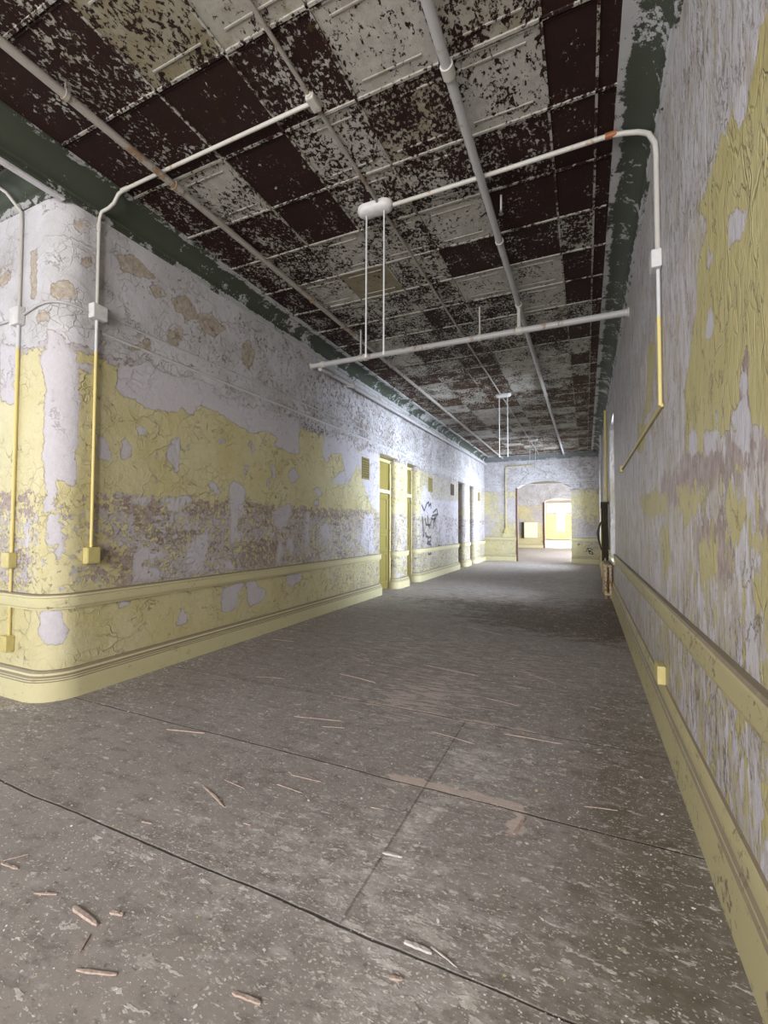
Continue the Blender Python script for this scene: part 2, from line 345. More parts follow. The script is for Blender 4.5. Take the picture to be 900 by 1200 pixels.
# outlines of bare plaster (LIL, RL), brown undercoat (BRO, RB), tan (TAN) and yellow coat (RY) on the walls
LIL=[[(2.46,2.47),(2.49,2.62),(2.48,2.66),(2.61,2.7),(2.77,2.8),(2.81,2.75),(3.06,2.74),(3.22,2.81),(3.54,2.8),(3.58,2.71),(3.85,2.73),(4.07,2.62),(4.08,2.4),(3.89,2.45),(3.6,2.53),(3.34,2.53),(3.27,2.37),(3.23,2.4),(3.15,2.48),(3.11,2.4),(3.02,2.39),(2.76,2.36),(2.63,2.4),(2.52,2.42)],
[(2.32,2.01),(2.35,2.05),(2.4,2.02),(2.45,1.87),(2.42,1.82),(2.37,1.85),(2.33,1.85)],
[(2.51,2.04),(2.57,2.07),(2.63,1.97),(2.59,1.89),(2.54,1.85),(2.51,1.9),(2.54,2)],
[(2.65,2.16),(2.72,2.2),(2.76,2.16),(2.74,2.08),(2.69,2.08)],
[(3.07,2.18),(3.13,2.16),(3.13,1.99),(3.12,1.82),(3.07,1.79),(3.04,1.88),(2.97,1.95),(2.99,2.06),(3.05,2.14)],
[(3.57,2.23),(3.72,2.27),(3.72,2.21),(3.61,2.18)],
[(3.51,1.75),(3.55,1.79),(3.67,1.66),(3.63,1.62),(3.51,1.69)],
[(3.78,1.73),(3.87,1.82),(4.02,1.77),(4.06,1.66),(4.03,1.55),(4.06,1.44),(3.94,1.37),(3.94,1.37),(3.94,1.18),(3.86,1.1),(3.8,1.14),(3.84,1.37)],
[(2.85,1.97),(2.88,1.98),(2.9,1.91),(2.86,1.91)],
[(2.86,1.71),(2.94,1.71),(2.94,1.68),(2.87,1.67)],
[(3.21,2.12),(3.25,2.12),(3.27,2.07),(3.22,2.07)],
[(2.15,2.59),(2.23,2.59),(2.27,2.55),(2.26,2.51),(2.2,2.52),(2.16,2.56)],
[(3.93,2.69),(4.16,2.67),(4.19,2.77),(4.54,2.76),(5.09,2.8),(5.12,2.3),(4.91,2.27),(4.76,2.31),(4.55,2.32),(4.65,2.43),(4.44,2.48),(4.16,2.4),(3.93,2.44)],
[(4.11,2.27),(4.15,2.32),(4.21,2.21),(4.15,2.16)],
[(4.01,1.96),(4.08,2.06),(4.11,1.97),(4.04,1.86)],
[(3.95,1.79),(4.05,1.74),(4.06,1.62),(3.95,1.56)],
[(4.84,1.99),(4.99,2.1),(5.15,2),(4.95,1.86)],
[(5.76,2.76),(6.81,2.82),(6.88,2.39),(6.51,2),(6.07,1.96),(6.02,2.06),(6.4,2.24),(6.28,2.48),(5.96,2.43),(5.86,2.26),(5.71,2.39)],
[(7.28,2.81),(7.72,2.76),(7.73,1.58),(7.15,1.93),(6.81,2.56)],
[(4.52,2.08),(4.6,2.07),(4.61,1.87),(4.55,1.91)],
[(4.44,1.9),(4.5,1.89),(4.49,1.76),(4.42,1.79)],
[(2.6,1.53),(2.7,1.56),(2.75,1.61),(2.81,1.56),(2.78,1.49),(2.73,1.47),(2.67,1.5)],
[(2.92,1.53),(3.04,1.56),(3.17,1.61),(3.29,1.61),(3.29,1.55),(3.18,1.49),(3.09,1.43),(3,1.46)],
[(2.65,0.82),(2.66,1.01),(2.75,1.14),(2.83,1.06),(2.98,1.07),(2.97,1),(2.85,0.99),(2.76,0.98),(2.76,0.95),(2.93,0.94),(2.95,0.86),(2.93,0.83)],
[(3.23,1.04),(3.28,1.17),(3.47,1.23),(3.51,1.19),(3.49,0.97),(3.4,0.82),(3.28,0.83),(3.22,0.91)],
[(3.58,0.91),(3.63,0.91),(3.7,0.84),(3.65,0.82)],
[(3.69,0.88),(3.83,0.94),(3.89,0.82),(3.75,0.82)],
[(3.9,1.2),(4,1.29),(4.05,1.22),(3.94,1.13)],
[(2.52,0.67),(2.62,0.67),(2.66,0.64),(2.6,0.61),(2.53,0.6)],
[(3.14,0.5),(3.19,0.5),(3.3,0.37),(3.21,0.34),(3.16,0.36),(3.14,0.33),(3.12,0.38),(3.16,0.42)],
[(3.71,0.63),(3.98,0.66),(4.11,0.63),(3.96,0.56),(3.96,0.39),(3.81,0.34),(3.69,0.38)],
[(4.08,0.67),(4.23,0.67),(4.32,0.56),(4.45,0.51),(4.42,0.41),(4.17,0.35),(4.1,0.47)],
[(4.58,1.48),(4.66,1.55),(4.92,1.61),(4.96,1.52),(4.88,1.35),(4.74,1.26),(4.58,1.33)],
[(5.28,1.5),(5.39,1.51),(5.37,1.02),(5.27,1)],
[(5.64,1.29),(5.83,1.36),(6,1.15),(5.88,1.1),(5.68,1.18)],
[(4.85,1.11),(5,1.19),(5.01,0.96),(4.89,0.95)],
[(4.69,1.09),(4.72,1.15),(4.78,0.95),(4.71,0.8),(4.64,0.85)],
[(7.12,1.53),(7.51,1.51),(7.55,0.81),(7.16,0.83),(6.99,1.02)],
[(5.45,1.83),(5.63,1.89),(5.72,1.77),(5.63,1.73)],
[(5.43,1.66),(5.61,1.69),(5.65,1.63),(5.49,1.6)],
[(4.79,0.66),(5.21,0.67),(5.17,0.56),(4.97,0.49),(4.9,0.54)],
[(1.95,2.82),(2.03,2.77),(2.05,2.74),(2.08,2.67),(2.15,2.65),(2.16,2.51),(2.19,2.24),(2.17,2.02),(2.16,1.84),(2.18,1.74),(2.17,1.61),(2.11,1.6),(2.07,1.65),(2.04,1.66),(2.04,1.57),(2.02,1.53),(2.03,1.45),(1.98,1.4),(1.96,1.46),(2.01,1.56),(1.96,1.6),(1.95,1.76),(1.92,1.85),(1.94,1.97),(1.94,2.36),(1.9,2.51),(1.87,2.58),(1.95,2.66)],
[(1.31,2.8),(1.61,2.71),(1.6,2.46),(1.49,2.44),(1.63,2.29),(1.48,2.26),(1.34,2.33)],
[(1.97,1.66),(2.04,1.66),(2.03,1.53),(2.09,1.23),(2.1,1.06),(2.06,1.05),(2.05,1.14),(1.98,1.14),(1.97,1.21),(1.99,1.4)],
[(1.94,0.63),(1.99,0.68),(2.09,0.65),(2.14,0.47),(2.11,0.39),(2,0.4),(1.95,0.49)],
[(1.73,1.27),(1.79,1.29),(1.83,1.12),(1.76,1.08)],
[(10.4,2.36),(11.03,2.01),(13.53,2.11),(13.52,0.79),(11.48,0.83),(11.37,1.53),(10.11,1.51),(10.11,1.95)],
[(7.2,1.5),(7.47,1.56),(7.57,0.81),(7.2,0.83),(7.25,1.26)],
[(7.3,2.11),(7.76,1.97),(7.77,1.57),(7.47,1.63),(7.25,1.84)]]
BRO=[[(1.35,2.04),(1.6,2.02),(1.63,1.9),(1.55,1.72),(1.4,1.71)],
[(1.38,1.56),(1.62,1.56),(2,1.56),(1.92,1.4),(1.39,1.41)],
[(2.32,0.45),(2.42,0.46),(2.42,0.42),(2.38,0.4)],
[(2.19,1.55),(2.54,1.57),(2.88,1.57),(2.9,1.48),(2.71,1.47),(2.84,1.31),(2.75,1.32),(2.6,1.45),(2.37,1.47),(2.19,1.49)],
[(3.36,1.54),(4.09,1.58),(4.09,1.49),(3.37,1.46)],
[(2.36,1.07),(2.65,1.01),(2.63,0.83),(2.38,0.86),(2.33,1)],
[(3.95,1.56),(4.7,1.57),(5,1.54),(6.29,1.56),(7.15,1.59),(7.15,1.47),(5.78,1.42),(4.92,1.47),(3.95,1.48)],
[(4.02,1.11),(4.67,1.09),(4.64,0.83),(4.02,0.82)]]
TAN=[[(2.46,3.6),(2.59,3.69),(2.73,3.63),(2.86,3.6),(2.65,3.52),(2.5,3.48)],
[(3.01,3.5),(3.17,3.6),(3.3,3.5),(3.38,3.42),(3.17,3.36),(3.02,3.39)],
[(2.78,3.49),(2.89,3.54),(2.93,3.44),(2.81,3.41)],
[(2.93,3.08),(3.02,3.24),(3.14,3.24),(3.09,3.03),(2.97,3.01)],
[(3.96,3.42),(4.1,3.5),(4.19,3.38),(4.1,3.12),(3.97,3.2)],
[(2.61,2.9),(2.77,3),(2.8,2.92),(2.67,2.84),(2.58,2.83)],
[(3.3,3.5),(3.52,3.54),(3.75,3.49),(3.52,3.31),(3.34,3.32)],
[(1.27,3.47),(1.43,3.37),(1.43,3.3),(1.29,3.25)],
[(1.71,3.47),(1.79,3.46),(1.81,3.05),(1.73,3.08)],
[(1.97,3.16),(2.08,3.2),(2.13,3.14),(2.12,3.07),(1.97,3.03)],
[(1.8,2.95),(1.97,2.95),(1.95,2.87),(1.83,2.86)],
[(2.11,3.68),(2.2,3.72),(2.17,3.62),(2.13,3.61)],
[(2.15,3.42),(2.26,3.45),(2.23,3.35),(2.15,3.34)]]
RY=[[(1.45,2.64),(1.5,2.64),(1.6,2.6),(1.61,2.54),(1.7,2.56),(1.76,2.66),(1.78,2.66),(1.91,2.68),(2,2.66),(2.17,2.66),(2.29,2.69),(2.09,2.51),(2.12,2.47),(2.19,2.46),(2.27,2.44),(2.3,2.25),(2.42,2.15),(2.58,1.98),(2.58,1.67),(2.3,1.61),(2.12,1.63),(1.86,1.62),(1.72,1.62),(1.51,1.57),(1.5,1.8),(1.47,2.14)],
[(1.92,1.44),(1.84,1.46),(1.73,1.37),(1.76,1.25),(1.88,1.25),(1.95,1.34)],
[(1.71,1.28),(1.53,1.29),(1.54,1.19),(1.6,1.19),(1.67,1.24)],
[(4.66,1.58),(3.64,1.56),(3.09,1.48),(3.18,1.4),(3.91,1.36),(4.5,1.45)],
[(2.87,1.52),(2.25,1.48),(2.22,1.39),(2.69,1.34)],
[(3.88,2.71),(3.53,2.57),(3.81,2.17),(4.4,2.19),(4.07,2.32)],
[(2.31,1.26),(2.02,1.24),(2,1.13),(2.24,1.05),(2.4,1.15)],
[(1.76,1.17),(1.54,1.18),(1.54,1.11),(1.77,1.09)],
[(4.76,2.27),(4.09,2.12),(4.27,1.93),(4.8,2.01)],
[(3.46,1.29),(3.19,1.32),(3.05,1.08),(3.31,0.95)]]
RL=[[(1.73,2.7),(1.61,2.58),(1.62,2.55),(1.7,2.56),(1.73,2.6)],
[(2.1,2.42),(2.01,2.35),(2.06,2.29),(2.11,2.34)],
[(2.11,2.16),(2.04,2.14),(2.02,2.06),(2.08,2.03),(2.17,2.07)],
[(1.51,1.97),(1.49,1.96),(1.49,1.84),(1.51,1.89)],
[(1.81,2.35),(1.7,2.31),(1.62,2.24),(1.68,2.18),(1.84,2.26)],
[(2.49,1.75),(2.35,1.74),(2.34,1.63),(2.46,1.61),(2.53,1.66)],
[(1.84,1.7),(1.72,1.7),(1.64,1.66),(1.63,1.58),(1.74,1.53),(1.78,1.57),(1.76,1.61),(1.84,1.65)],
[(1.77,1.71),(1.69,1.85),(1.65,1.84),(1.66,1.7),(1.71,1.69)],
[(2.04,1.77),(1.98,1.73),(2,1.68),(2.03,1.71)],
[(2.23,1.69),(2.02,1.67),(2,1.58),(2.2,1.57)]]
RB=[[(3.34,1.55),(2.51,1.57),(1.83,1.57),(1.74,1.53),(1.61,1.54),(1.51,1.54),(1.52,1.47),(1.74,1.48),(2.03,1.47),(2.25,1.47),(2.33,1.53),(2.68,1.47),(3.25,1.49)],
[(1.95,1.33),(1.91,1.23),(2,1.15),(2.31,1.2),(2.26,1.29)],
[(1.77,1.71),(1.69,1.85),(1.65,1.84),(1.66,1.7),(1.71,1.69)],
[(1.59,1.32),(1.53,1.33),(1.53,1.3),(1.59,1.3)]]
GRAF=[[(10.16,1.83),(10.35,1.69),(10.55,1.88)],
[(10.55,1.88),(10.71,1.92),(10.71,1.82),(10.87,1.9),(10.87,1.76)],
[(10.21,1.56),(10.26,1.38),(10.3,1.12),(10.35,1.06)],
[(10.4,1.51),(10.5,1.35),(10.81,1.34),(10.92,1.46),(10.97,1.58),(11.14,1.6),(11.48,1.64)],
[(10.87,1.52),(11.03,1.49),(11.25,1.53),(11.03,1.39)],
[(11.03,1.66),(11.37,1.78),(11.43,1.68),(11.2,1.49)],
[(10.45,1.16),(10.5,1.06),(10.66,1.05),(10.6,0.92),(10.87,0.93),(10.87,1.05),(10.66,1.02)],
[(10.55,0.89),(10.87,0.85),(10.92,0.71),(10.71,0.72),(10.66,0.61),(10.87,0.61),(10.81,0.78)],
[(11.48,0.81),(11.78,0.74),(12.16,0.75),(12.23,0.82)],
[(10.6,1.58),(10.66,1.39),(10.76,1.25)],
[(11.2,1.58),(11.16,1.39),(11.03,1.25)]]
# ------------------------------------------------------------------ paint layout of the walls (wall coordinates: along the wall, height)
def sdf(polys,V,Z,far=.4):
    """signed distance to a union of polygons, positive inside"""
    out=np.full(V.shape,-far)
    for pl in polys:
        P=np.array(pl,float); lo=P.min(0)-far; hi=P.max(0)+far
        I=np.where((V>lo[0])&(V<hi[0])&(Z>lo[1])&(Z<hi[1]))[0]
        if not len(I): continue
        q=np.stack([V[I],Z[I]],1); d=np.full(len(I),9.); ins=np.zeros(len(I),bool)
        for i in range(len(P)):
            a=P[i]; b=P[(i+1)%len(P)]; e=b-a; w=q-a
            t=np.clip((w@e)/max(e@e,1e-9),0,1); d=np.minimum(d,np.hypot(*(w-t[:,None]*e).T))
            c=((a[1]<=q[:,1])!=(b[1]<=q[:,1]))&(q[:,0]<a[0]+(q[:,1]-a[1])*e[0]/(e[1] if abs(e[1])>1e-9 else 1e-9)); ins^=c
        out[I]=np.maximum(out[I],np.where(ins,d,-d))
    return out
def lerp(x,a,b): return np.clip((x-a)/(b-a),0,1)
def left_layout(V,Z):
    lil=sdf(LIL,V,Z); bro=sdf(BRO,V,Z); tan=sdf(TAN,V,Z)
    band=lerp(Z,.74,.80)*lerp(Z,1.62,1.56); up=lerp(Z,2.62,2.70)
    farv=lerp(V,5,9); low=lerp(Z,.72,.66)
    base=.11-.10*band*np.maximum(lerp(V,1.95,2.6),.85*lerp(V,2.0,1.8))-.03*band-.055*farv*(1-band)-.035*low*lerp(V,3.5,6)-.07*lerp(V,9.5,11.5)*(1-low)
    yel=np.minimum(np.minimum(2.67-Z,base),-lil*2.5)
    whi=np.minimum(np.minimum(Z-2.70,.075),np.minimum(-lil*2.5,-tan*2))
    flk=.025+.13*band+.13*farv+.11*low*lerp(V,3.5,6)+.08*up*lerp(V,3,6)
    b=np.maximum(-.22+.22*band+.10*band*lerp(Z,1.40,1.5), bro*1.2+.06); b=b-.08*farv
    b=np.where(lil>.0,np.minimum(b,-.4),b)
    spk=-.25*lerp(V,2.3,2.15)*lerp(V,1.6,1.7)+.05+.12*up+.32*up*lerp(V,2.8,6)+.14*band+.32*farv*(1-up)+.1*low*lerp(V,3.5,6)
    return dict(pat=lil,yel=yel,whi=whi,flk=flk,bro=b,tan=np.maximum(tan*1.5+.05,np.where(Z>2.6,-.16,-.24)),spk=spk)
def right_layout(V,Z):
    ry=sdf(RY,V,Z); rl=sdf(RL,V,Z); rb=sdf(RB,V,Z)
    up=lerp(Z,2.62,2.74); low=lerp(Z,.76,.70); mid=(1-up)*lerp(Z,1.5,1.56)
    base=-.09+.07*low-.05*lerp(V,3.2,6)+.06*(1-up)*(1-mid)*(1-low)*lerp(V,3.6,2.2)
    base=np.where((V<1.5)&(Z<2.68),.05-.03*(1-mid),base)
    yel=np.minimum(np.maximum(np.clip(ry*2,-.4,.12),base),-rl*2.5)
    whi=np.minimum(np.where(Z>2.68,.015,-.14-.02*np.clip(V-4,0,3)),np.where(Z>2.68,Z-2.68,0))
    flk=.05+.09*up+.13*low+.14*(1-up)*(1-mid)*(1-low)
    b=np.maximum(-.20+.10*(1-up)*(1-mid)*lerp(V,6,3),rb*1.2+.08)
    b=np.where(rl>.02,np.minimum(b,-.12),b)
    return dict(pat=rl,yel=yel,whi=whi,flk=flk,bro=b,tan=-.13+0*V-.05*up,spk=.16+.14*up+.14*low)
def far_layout(V,Z):
    up=lerp(Z,2.6,2.7); low=lerp(Z,.85,.8)
    n=np.sin(V*2.3+1)*np.cos(Z*2.9+V)
    yel=np.minimum(2.66-Z,.005+.06*n+.04*low)
    return dict(pat=-1+0*V,yel=yel,whi=np.minimum(Z-2.68,.05),flk=.11+0*V,bro=-.18+.1*lerp(Z,1.7,1.6)*lerp(Z,1.2,1.5),tan=-.15+0*V,spk=.18+.22*up)
def bright_layout(V,Z):
    d=far_layout(V,Z); d['yel']=np.minimum(2.75-Z,.06+0*V); return d
class Wall:
    def __init__(s): s.m=MB(); s.V=[]; s.Z=[]
    def path(s,pts,z0,z1,dz=.05):
        """pts: (x,y,v); z0,z1: floats or functions of v"""
        g0=z0 if callable(z0) else (lambda v:z0); g1=z1 if callable(z1) else (lambda v:z1)
        nz=max(1,int(math.ceil(max(g1(p[2])-g0(p[2]) for p in pts)/dz))); vs=[];f=[]
        for x,y,v in pts:
            a,b=g0(v),g1(v)
            for k in range(nz+1):
                z=a+(b-a)*k/nz; vs.append((x,y,z)); s.V.append(v); s.Z.append(z)
        for i in range(len(pts)-1):
            for k in range(nz): f.append((i*(nz+1)+k,(i+1)*(nz+1)+k,(i+1)*(nz+1)+k+1,i*(nz+1)+k+1))
        s.m.add(vs,f)
    def flat(s,vs,f,V,Z): s.m.add(vs,f); s.V+=V; s.Z+=Z
    def build(s,name,mat,layout,label):
        o=s.m.build(name,mat,smooth=True,attrs=layout(np.array(s.V),np.array(s.Z)))
        return struct(o,label,'wall')
def line(a,b,step,v0=None,v1=None):
    """points (x,y,v) from a to b"""
    L=math.hypot(b[0]-a[0],b[1]-a[1]); n=max(1,int(math.ceil(L/step)))
    v0=0 if v0 is None else v0; v1=v0+L if v1 is None else v1
    return [(a[0]+(b[0]-a[0])*i/n,a[1]+(b[1]-a[1])*i/n,v0+(v1-v0)*i/n) for i in range(n+1)]
def arc(cx,cy,r,a0,a1,n,v0,v1):
    return [(cx+r*math.cos(a0+(a1-a0)*i/n),cy+r*math.sin(a0+(a1-a0)*i/n),v0+(v1-v0)*i/n) for i in range(n+1)]
def normals(pts,side):
    """adds normals for sweeps; side=+1: normal to the left of travel"""
    out=[]
    for i,p in enumerate(pts):
        a=pts[max(i-1,0)]; b=pts[min(i+1,len(pts)-1)]; tx,ty=b[0]-a[0],b[1]-a[1]; l=math.hypot(tx,ty)
        out.append((p[0],p[1],-ty/l*side,tx/l*side))
    return out

XL,XR,YF,ZC=-3.6,.45,17.5,4.0
HD=2.72                                    # head of the doorways
DT=-4.25                                   # back of the thick wall
corner_v=2.2-.2*PI/2
side=line((-7.2,2.0),(-3.8,2.0),.05,corner_v-3.4,corner_v)
bend=arc(-3.8,2.2,.2,-PI/2,0,10,corner_v,2.2)
hallA=line((XL,2.2),(XL,7.77),.045,2.2,7.77)
pathA=side[:-1]+bend[:-1]+hallA
R1=.13
def jamb_round(y,back,r=R1):               # from inside the doorway round onto the hall face
    return line((back,y),(XL-r,y),.08,y-.3,y-.05)[:-1]+arc(XL-r,y+r,r,-PI/2,0,8,y-.05,y+r)
def jamb_round_end(y,back,r=R1):
    return arc(XL-r,y-r,r,0,PI/2,8,y-r,y+.05)[:-1]+line((XL-r,y),(back,y),.08,y+.05,y+.3)
O1,O2,O3,O4=(7.77,8.66),(9.25,9.93),(13.57,14.35),(15.08,15.8)
pathB=jamb_round(O1[1],DT)[:-1]+line((XL,O1[1]+R1),(XL,O2[0]-.03),.05,O1[1]+R1,O2[0]-.03)+line((XL-.03,O2[0]),(DT,O2[0]),.1,O2[0],O2[0]+.3)
pathC=jamb_round(O2[1],DT)[:-1]+line((XL,O2[1]+R1),(XL,O3[0]),.06,O2[1]+R1,O3[0])+line((XL-.002,O3[0]),(DT,O3[0]),.1,O3[0],O3[0]+.3)
pathD=jamb_round(O3[1],DT)[:-1]+line((XL,O3[1]+R1),(XL,O4[0]),.06,O3[1]+R1,O4[0])+line((XL-.002,O4[0]),(DT,O4[0]),.1,O4[0],O4[0]+.3)
pathE=jamb_round(O4[1],DT)[:-1]+line((XL,O4[1]+R1),(XL,YF),.08,O4[1]+R1,YF)
w=Wall()
w.path(pathA,0,ZC,.045)
w.path(line((XL,7.77),(DT,7.77),.1,7.77,8.1),0,HD,.1)
for p in (pathB,pathC,pathD,pathE): w.path(p,0,HD,.05)
w.path(line((XL,7.77),(XL,YF),.06,7.77,YF),HD,ZC,.06)
for a,b in (O1,O2,O3,O4):                  # soffits of the doorways
    w.flat([(XL,a,HD),(XL,b+.16,HD),(DT,b+.16,HD),(DT,a-.02,HD)],[(0,1,2,3)],[a,b,b,a],[2.6]*4)
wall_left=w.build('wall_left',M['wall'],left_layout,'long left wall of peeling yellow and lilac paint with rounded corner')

w=Wall()                                   # right wall with window recesses, the middle one added unseen for its light
W1,W2,W3=(8.45,9.95),(11.3,13.0),(14.6,16.9); SILL,WH=.72,3.25
for a,b,z0,z1 in ((-4,2.2,0,ZC),(2.2,W1[0],0,ZC),(W1[0],W1[1],0,SILL),(W1[0],W1[1],WH,ZC),(W1[1],W2[0],0,ZC),(W2[0],W2[1],0,SILL),(W2[0],W2[1],WH,ZC),(W2[1],W3[0],0,ZC),(W3[0],W3[1],0,SILL),(W3[0],W3[1],WH,ZC),(W3[1],YF,0,ZC)):
    w.path(line((XR,a),(XR,b),.045 if a<5 else .09,a,b),z0,z1,.045 if a<5 else .08)
for a,b in (W1,W2,W3):
    for y in (a,b): w.path(line((XR,y),(XR+.42,y),.1,y,y+.1),SILL,WH,.1)
    w.flat([(XR,a,WH),(XR,b,WH),(XR+.42,b,WH),(XR+.42,a,WH)],[(0,1,2,3)],[a,b,b,a],[2.6]*4)
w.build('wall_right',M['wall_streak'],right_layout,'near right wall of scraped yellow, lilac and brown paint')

def arch(x0,x1,spring,rise):
    return lambda x: spring+rise*math.sqrt(max(0,1-((x-(x0+x1)/2)/((x1-x0)/2))**2)) if x0<=x<=x1 else spring
def seg_arch(x0,x1,spring,rise):           # flat circular segment
    h=(x1-x0)/2; R=(h*h+rise*rise)/(2*rise)
    return lambda x: spring+math.sqrt(max(R*R-(x-(x0+x1)/2)**2,0))-(R-rise)
A1=(-2.40,-.47); a1=seg_arch(*A1,2.78,.27)
w=Wall()
w.path([(x,y,x) for x,y,_ in line((XL,YF),(A1[0],YF),.07)],0,ZC,.06)
w.path([(x,y,x) for x,y,_ in line((A1[0],YF),(A1[1],YF),.05)],a1,ZC,.06)
w.path([(x,y,x) for x,y,_ in line((A1[1],YF),(XR,YF),.07)],0,ZC,.06)
for x in A1: w.path([(x,YF+.5*k/5,x) for k in range(6)],0,2.78,.1)
top=[(x,a1(x)) for x in np.linspace(*A1,25)]
vs=[];f=[];V=[];Z=[]
for x,z in top: vs+=[(x,YF,z),(x,YF+.5,z)]; V+=[x,x]; Z+=[2.72,2.72]
w.flat(vs,[(2*i,2*i+1,2*i+3,2*i+2) for i in range(24)],V,Z)
w.path([(x,YF+.5,x) for x,y,_ in line((-6.5,0),(A1[0],0),.2)],0,ZC,.2); w.path([(x,YF+.5,x) for x,y,_ in line((A1[0],0),(A1[1],0),.1)],a1,ZC,.2); w.path([(x,YF+.5,x) for x,y,_ in line((A1[1],0),(2.5,0),.2)],0,ZC,.2)
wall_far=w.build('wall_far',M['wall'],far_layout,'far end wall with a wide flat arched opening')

# the hall beyond the first archway, and the bright room beyond the second
Y2=29.5; A2=(-2.40,-.60); a2=seg_arch(*A2,2.86,.24)
w=Wall()
w.path([(x,Y2,x) for x,y,_ in line((-6.5,0),(A2[0],0),.08)],0,ZC,.08); w.path([(x,Y2,x) for x,y,_ in line((A2[0],0),(A2[1],0),.08)],a2,ZC,.08); w.path([(x,Y2,x) for x,y,_ in line((A2[1],0),(2.5,0),.1)],0,ZC,.08)
for x in A2: w.path([(x,Y2+.5*k/4,x) for k in range(5)],0,2.86,.1)
vs=[];f=[];V=[];Z=[]
for x in np.linspace(*A2,17): vs+=[(x,Y2,a2(x)),(x,Y2+.5,a2(x))]; V+=[x,x]; Z+=[2.72,2.72]
w.flat(vs,[(2*i,2*i+1,2*i+3,2*i+2) for i in range(16)],V,Z)
w.path([(x,Y2+.5,x) for x,y,_ in line((-6.5,0),(A2[0],0),.4)],0,ZC,.4); w.path([(x,Y2+.5,x) for x,y,_ in line((A2[0],0),(A2[1],0),.2)],a2,ZC,.4); w.path([(x,Y2+.5,x) for x,y,_ in line((A2[1],0),(2.5,0),.4)],0,ZC,.4)
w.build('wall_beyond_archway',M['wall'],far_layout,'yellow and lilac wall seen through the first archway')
w=Wall()                                   # side walls of both rooms, with tall gaps for added unseen windows
G=((20.5,22.0),(24.5,26.0)); G3=((33,35),(38,40),(43,45))
for x,gaps,y0,y1 in ((-6.5,(),YF+.5,Y2),(2.5,G,YF+.5,Y2),(-6.5,G3,Y2+.5,52),(2.5,G3,Y2+.5,52)):
    y=y0
    for a,b in gaps:
        w.path(line((x,y),(x,a),.5,y,a),0,ZC,.3); w.path(line((x,a),(x,b),.5,a,b),0,.9,.3); w.path(line((x,a),(x,b),.5,a,b),3.4,ZC,.3); y=b
    w.path(line((x,y),(x,y1),.5,y,y1),0,ZC,.3)
F3=((-5.9,-4.6,.85,2.75),(-3.9,-1.3,.85,3.9),(-.4,.9,.85,2.75))
x=-6.5
for a,b,z0,z1 in F3:
    w.path([(p,52,p) for p,_,_ in line((x,0),(a,0),.2)],0,ZC,.2); w.path([(p,52,p) for p,_,_ in line((a,0),(b,0),.2)],0,z0,.2); w.path([(p,52,p) for p,_,_ in line((a,0),(b,0),.2)],z1,ZC,.2); x=b
w.path([(p,52,p) for p,_,_ in line((x,0),(2.5,0),.2)],0,ZC,.2)
w.path([(p,51.99,p) for p,_,_ in line((-3.9,0),(-2.88,0),.2)],.85,2.9,.2); w.path([(p,51.99,p) for p,_,_ in line((-2.03,0),(-1.3,0),.2)],.85,2.9,.2)
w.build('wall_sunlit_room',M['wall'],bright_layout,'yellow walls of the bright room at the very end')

# behind and beside the camera: the rest of the shell, with unseen windows added to light the hall
w=Wall()
RW=((-3.3,-1.75),(-1.35,.2))
x=XL-3.6
for a,b in RW:
    w.path([(p,-4,p) for p,_,_ in line((x,0),(a,0),.3)],0,ZC,.3); w.path([(p,-4,p) for p,_,_ in line((a,0),(b,0),.3)],0,.75,.3); w.path([(p,-4,p) for p,_,_ in line((a,0),(b,0),.3)],3.5,ZC,.3); x=b
w.path([(p,-4,p) for p,_,_ in line((x,0),(XR,0),.3)],0,ZC,.3)
w.path(line((-7.2,-4),(-7.2,-1.6),.3),0,ZC,.3); w.path(line((-7.2,-1.6),(-7.2,1.2),.3),0,.75,.3); w.path(line((-7.2,-1.6),(-7.2,1.2),.3),3.5,ZC,.3); w.path(line((-7.2,1.2),(-7.2,2.0),.3),0,ZC,.3)
w.build('wall_rear',M['wall'],far_layout,'rear and side passage walls behind the viewpoint')

# ------------------------------------------------------------------ floor
def gauss(X,Y,x,y,sx,sy): return np.exp(-((X-x)/sx)**2-((Y-y)/sy)**2)
xs=np.concatenate([np.arange(-7.2,-3.65,.25),np.arange(-3.65,.46,.06),np.arange(.6,2.6,.5)]); ys=np.concatenate([np.arange(-4,0.5,.3),np.arange(.5,6,.06),np.arange(6,10,.12),np.arange(10,18.2,.2),np.arange(18.2,53,.8)])
X,Y=np.meshgrid(xs,ys); nx=len(xs)
m=MB(); m.add(np.stack([X.ravel(),Y.ravel(),0*X.ravel()],1),[(j*nx+i,j*nx+i+1,(j+1)*nx+i+1,(j+1)*nx+i) for j in range(len(ys)-1) for i in range(nx-1)])
Xf,Yf=X.ravel(),Y.ravel()
stain=1.0*gauss(Xf,Yf,-.4,6.6,1.3,.8)+.75*gauss(Xf,Yf,.3,7.3,.5,1.6)+.55*gauss(Xf,Yf,-1.9,7.6,1.6,.5)+.35*gauss(Xf,Yf,-1.2,8.6,2,.6)+.3*gauss(Xf,Yf,-.5,11.7,1.6,1.2)
olive=.75*gauss(Xf,Yf,.25,1.7,.35,1.3)+.5*gauss(Xf,Yf,.2,3.4,.35,1.2)+.3*gauss(Xf,Yf,-.2,1.2,.3,.5)
lite=.6*gauss(Xf,Yf,-.68,1.9,.07,.32)+.55*gauss(Xf,Yf,-.55,2.5,.25,.35)+.35*gauss(Xf,Yf,-.35,1.1,.35,.3)+.4*gauss(Xf,Yf,-.9,1.5,.8,.4)-.25*gauss(Xf,Yf,-2.4,1.6,.7,.8)+.3*gauss(Xf,Yf,-1.6,10.6,1.5,1.2)+.3*gauss(Xf,Yf,-1.5,16,2,1)
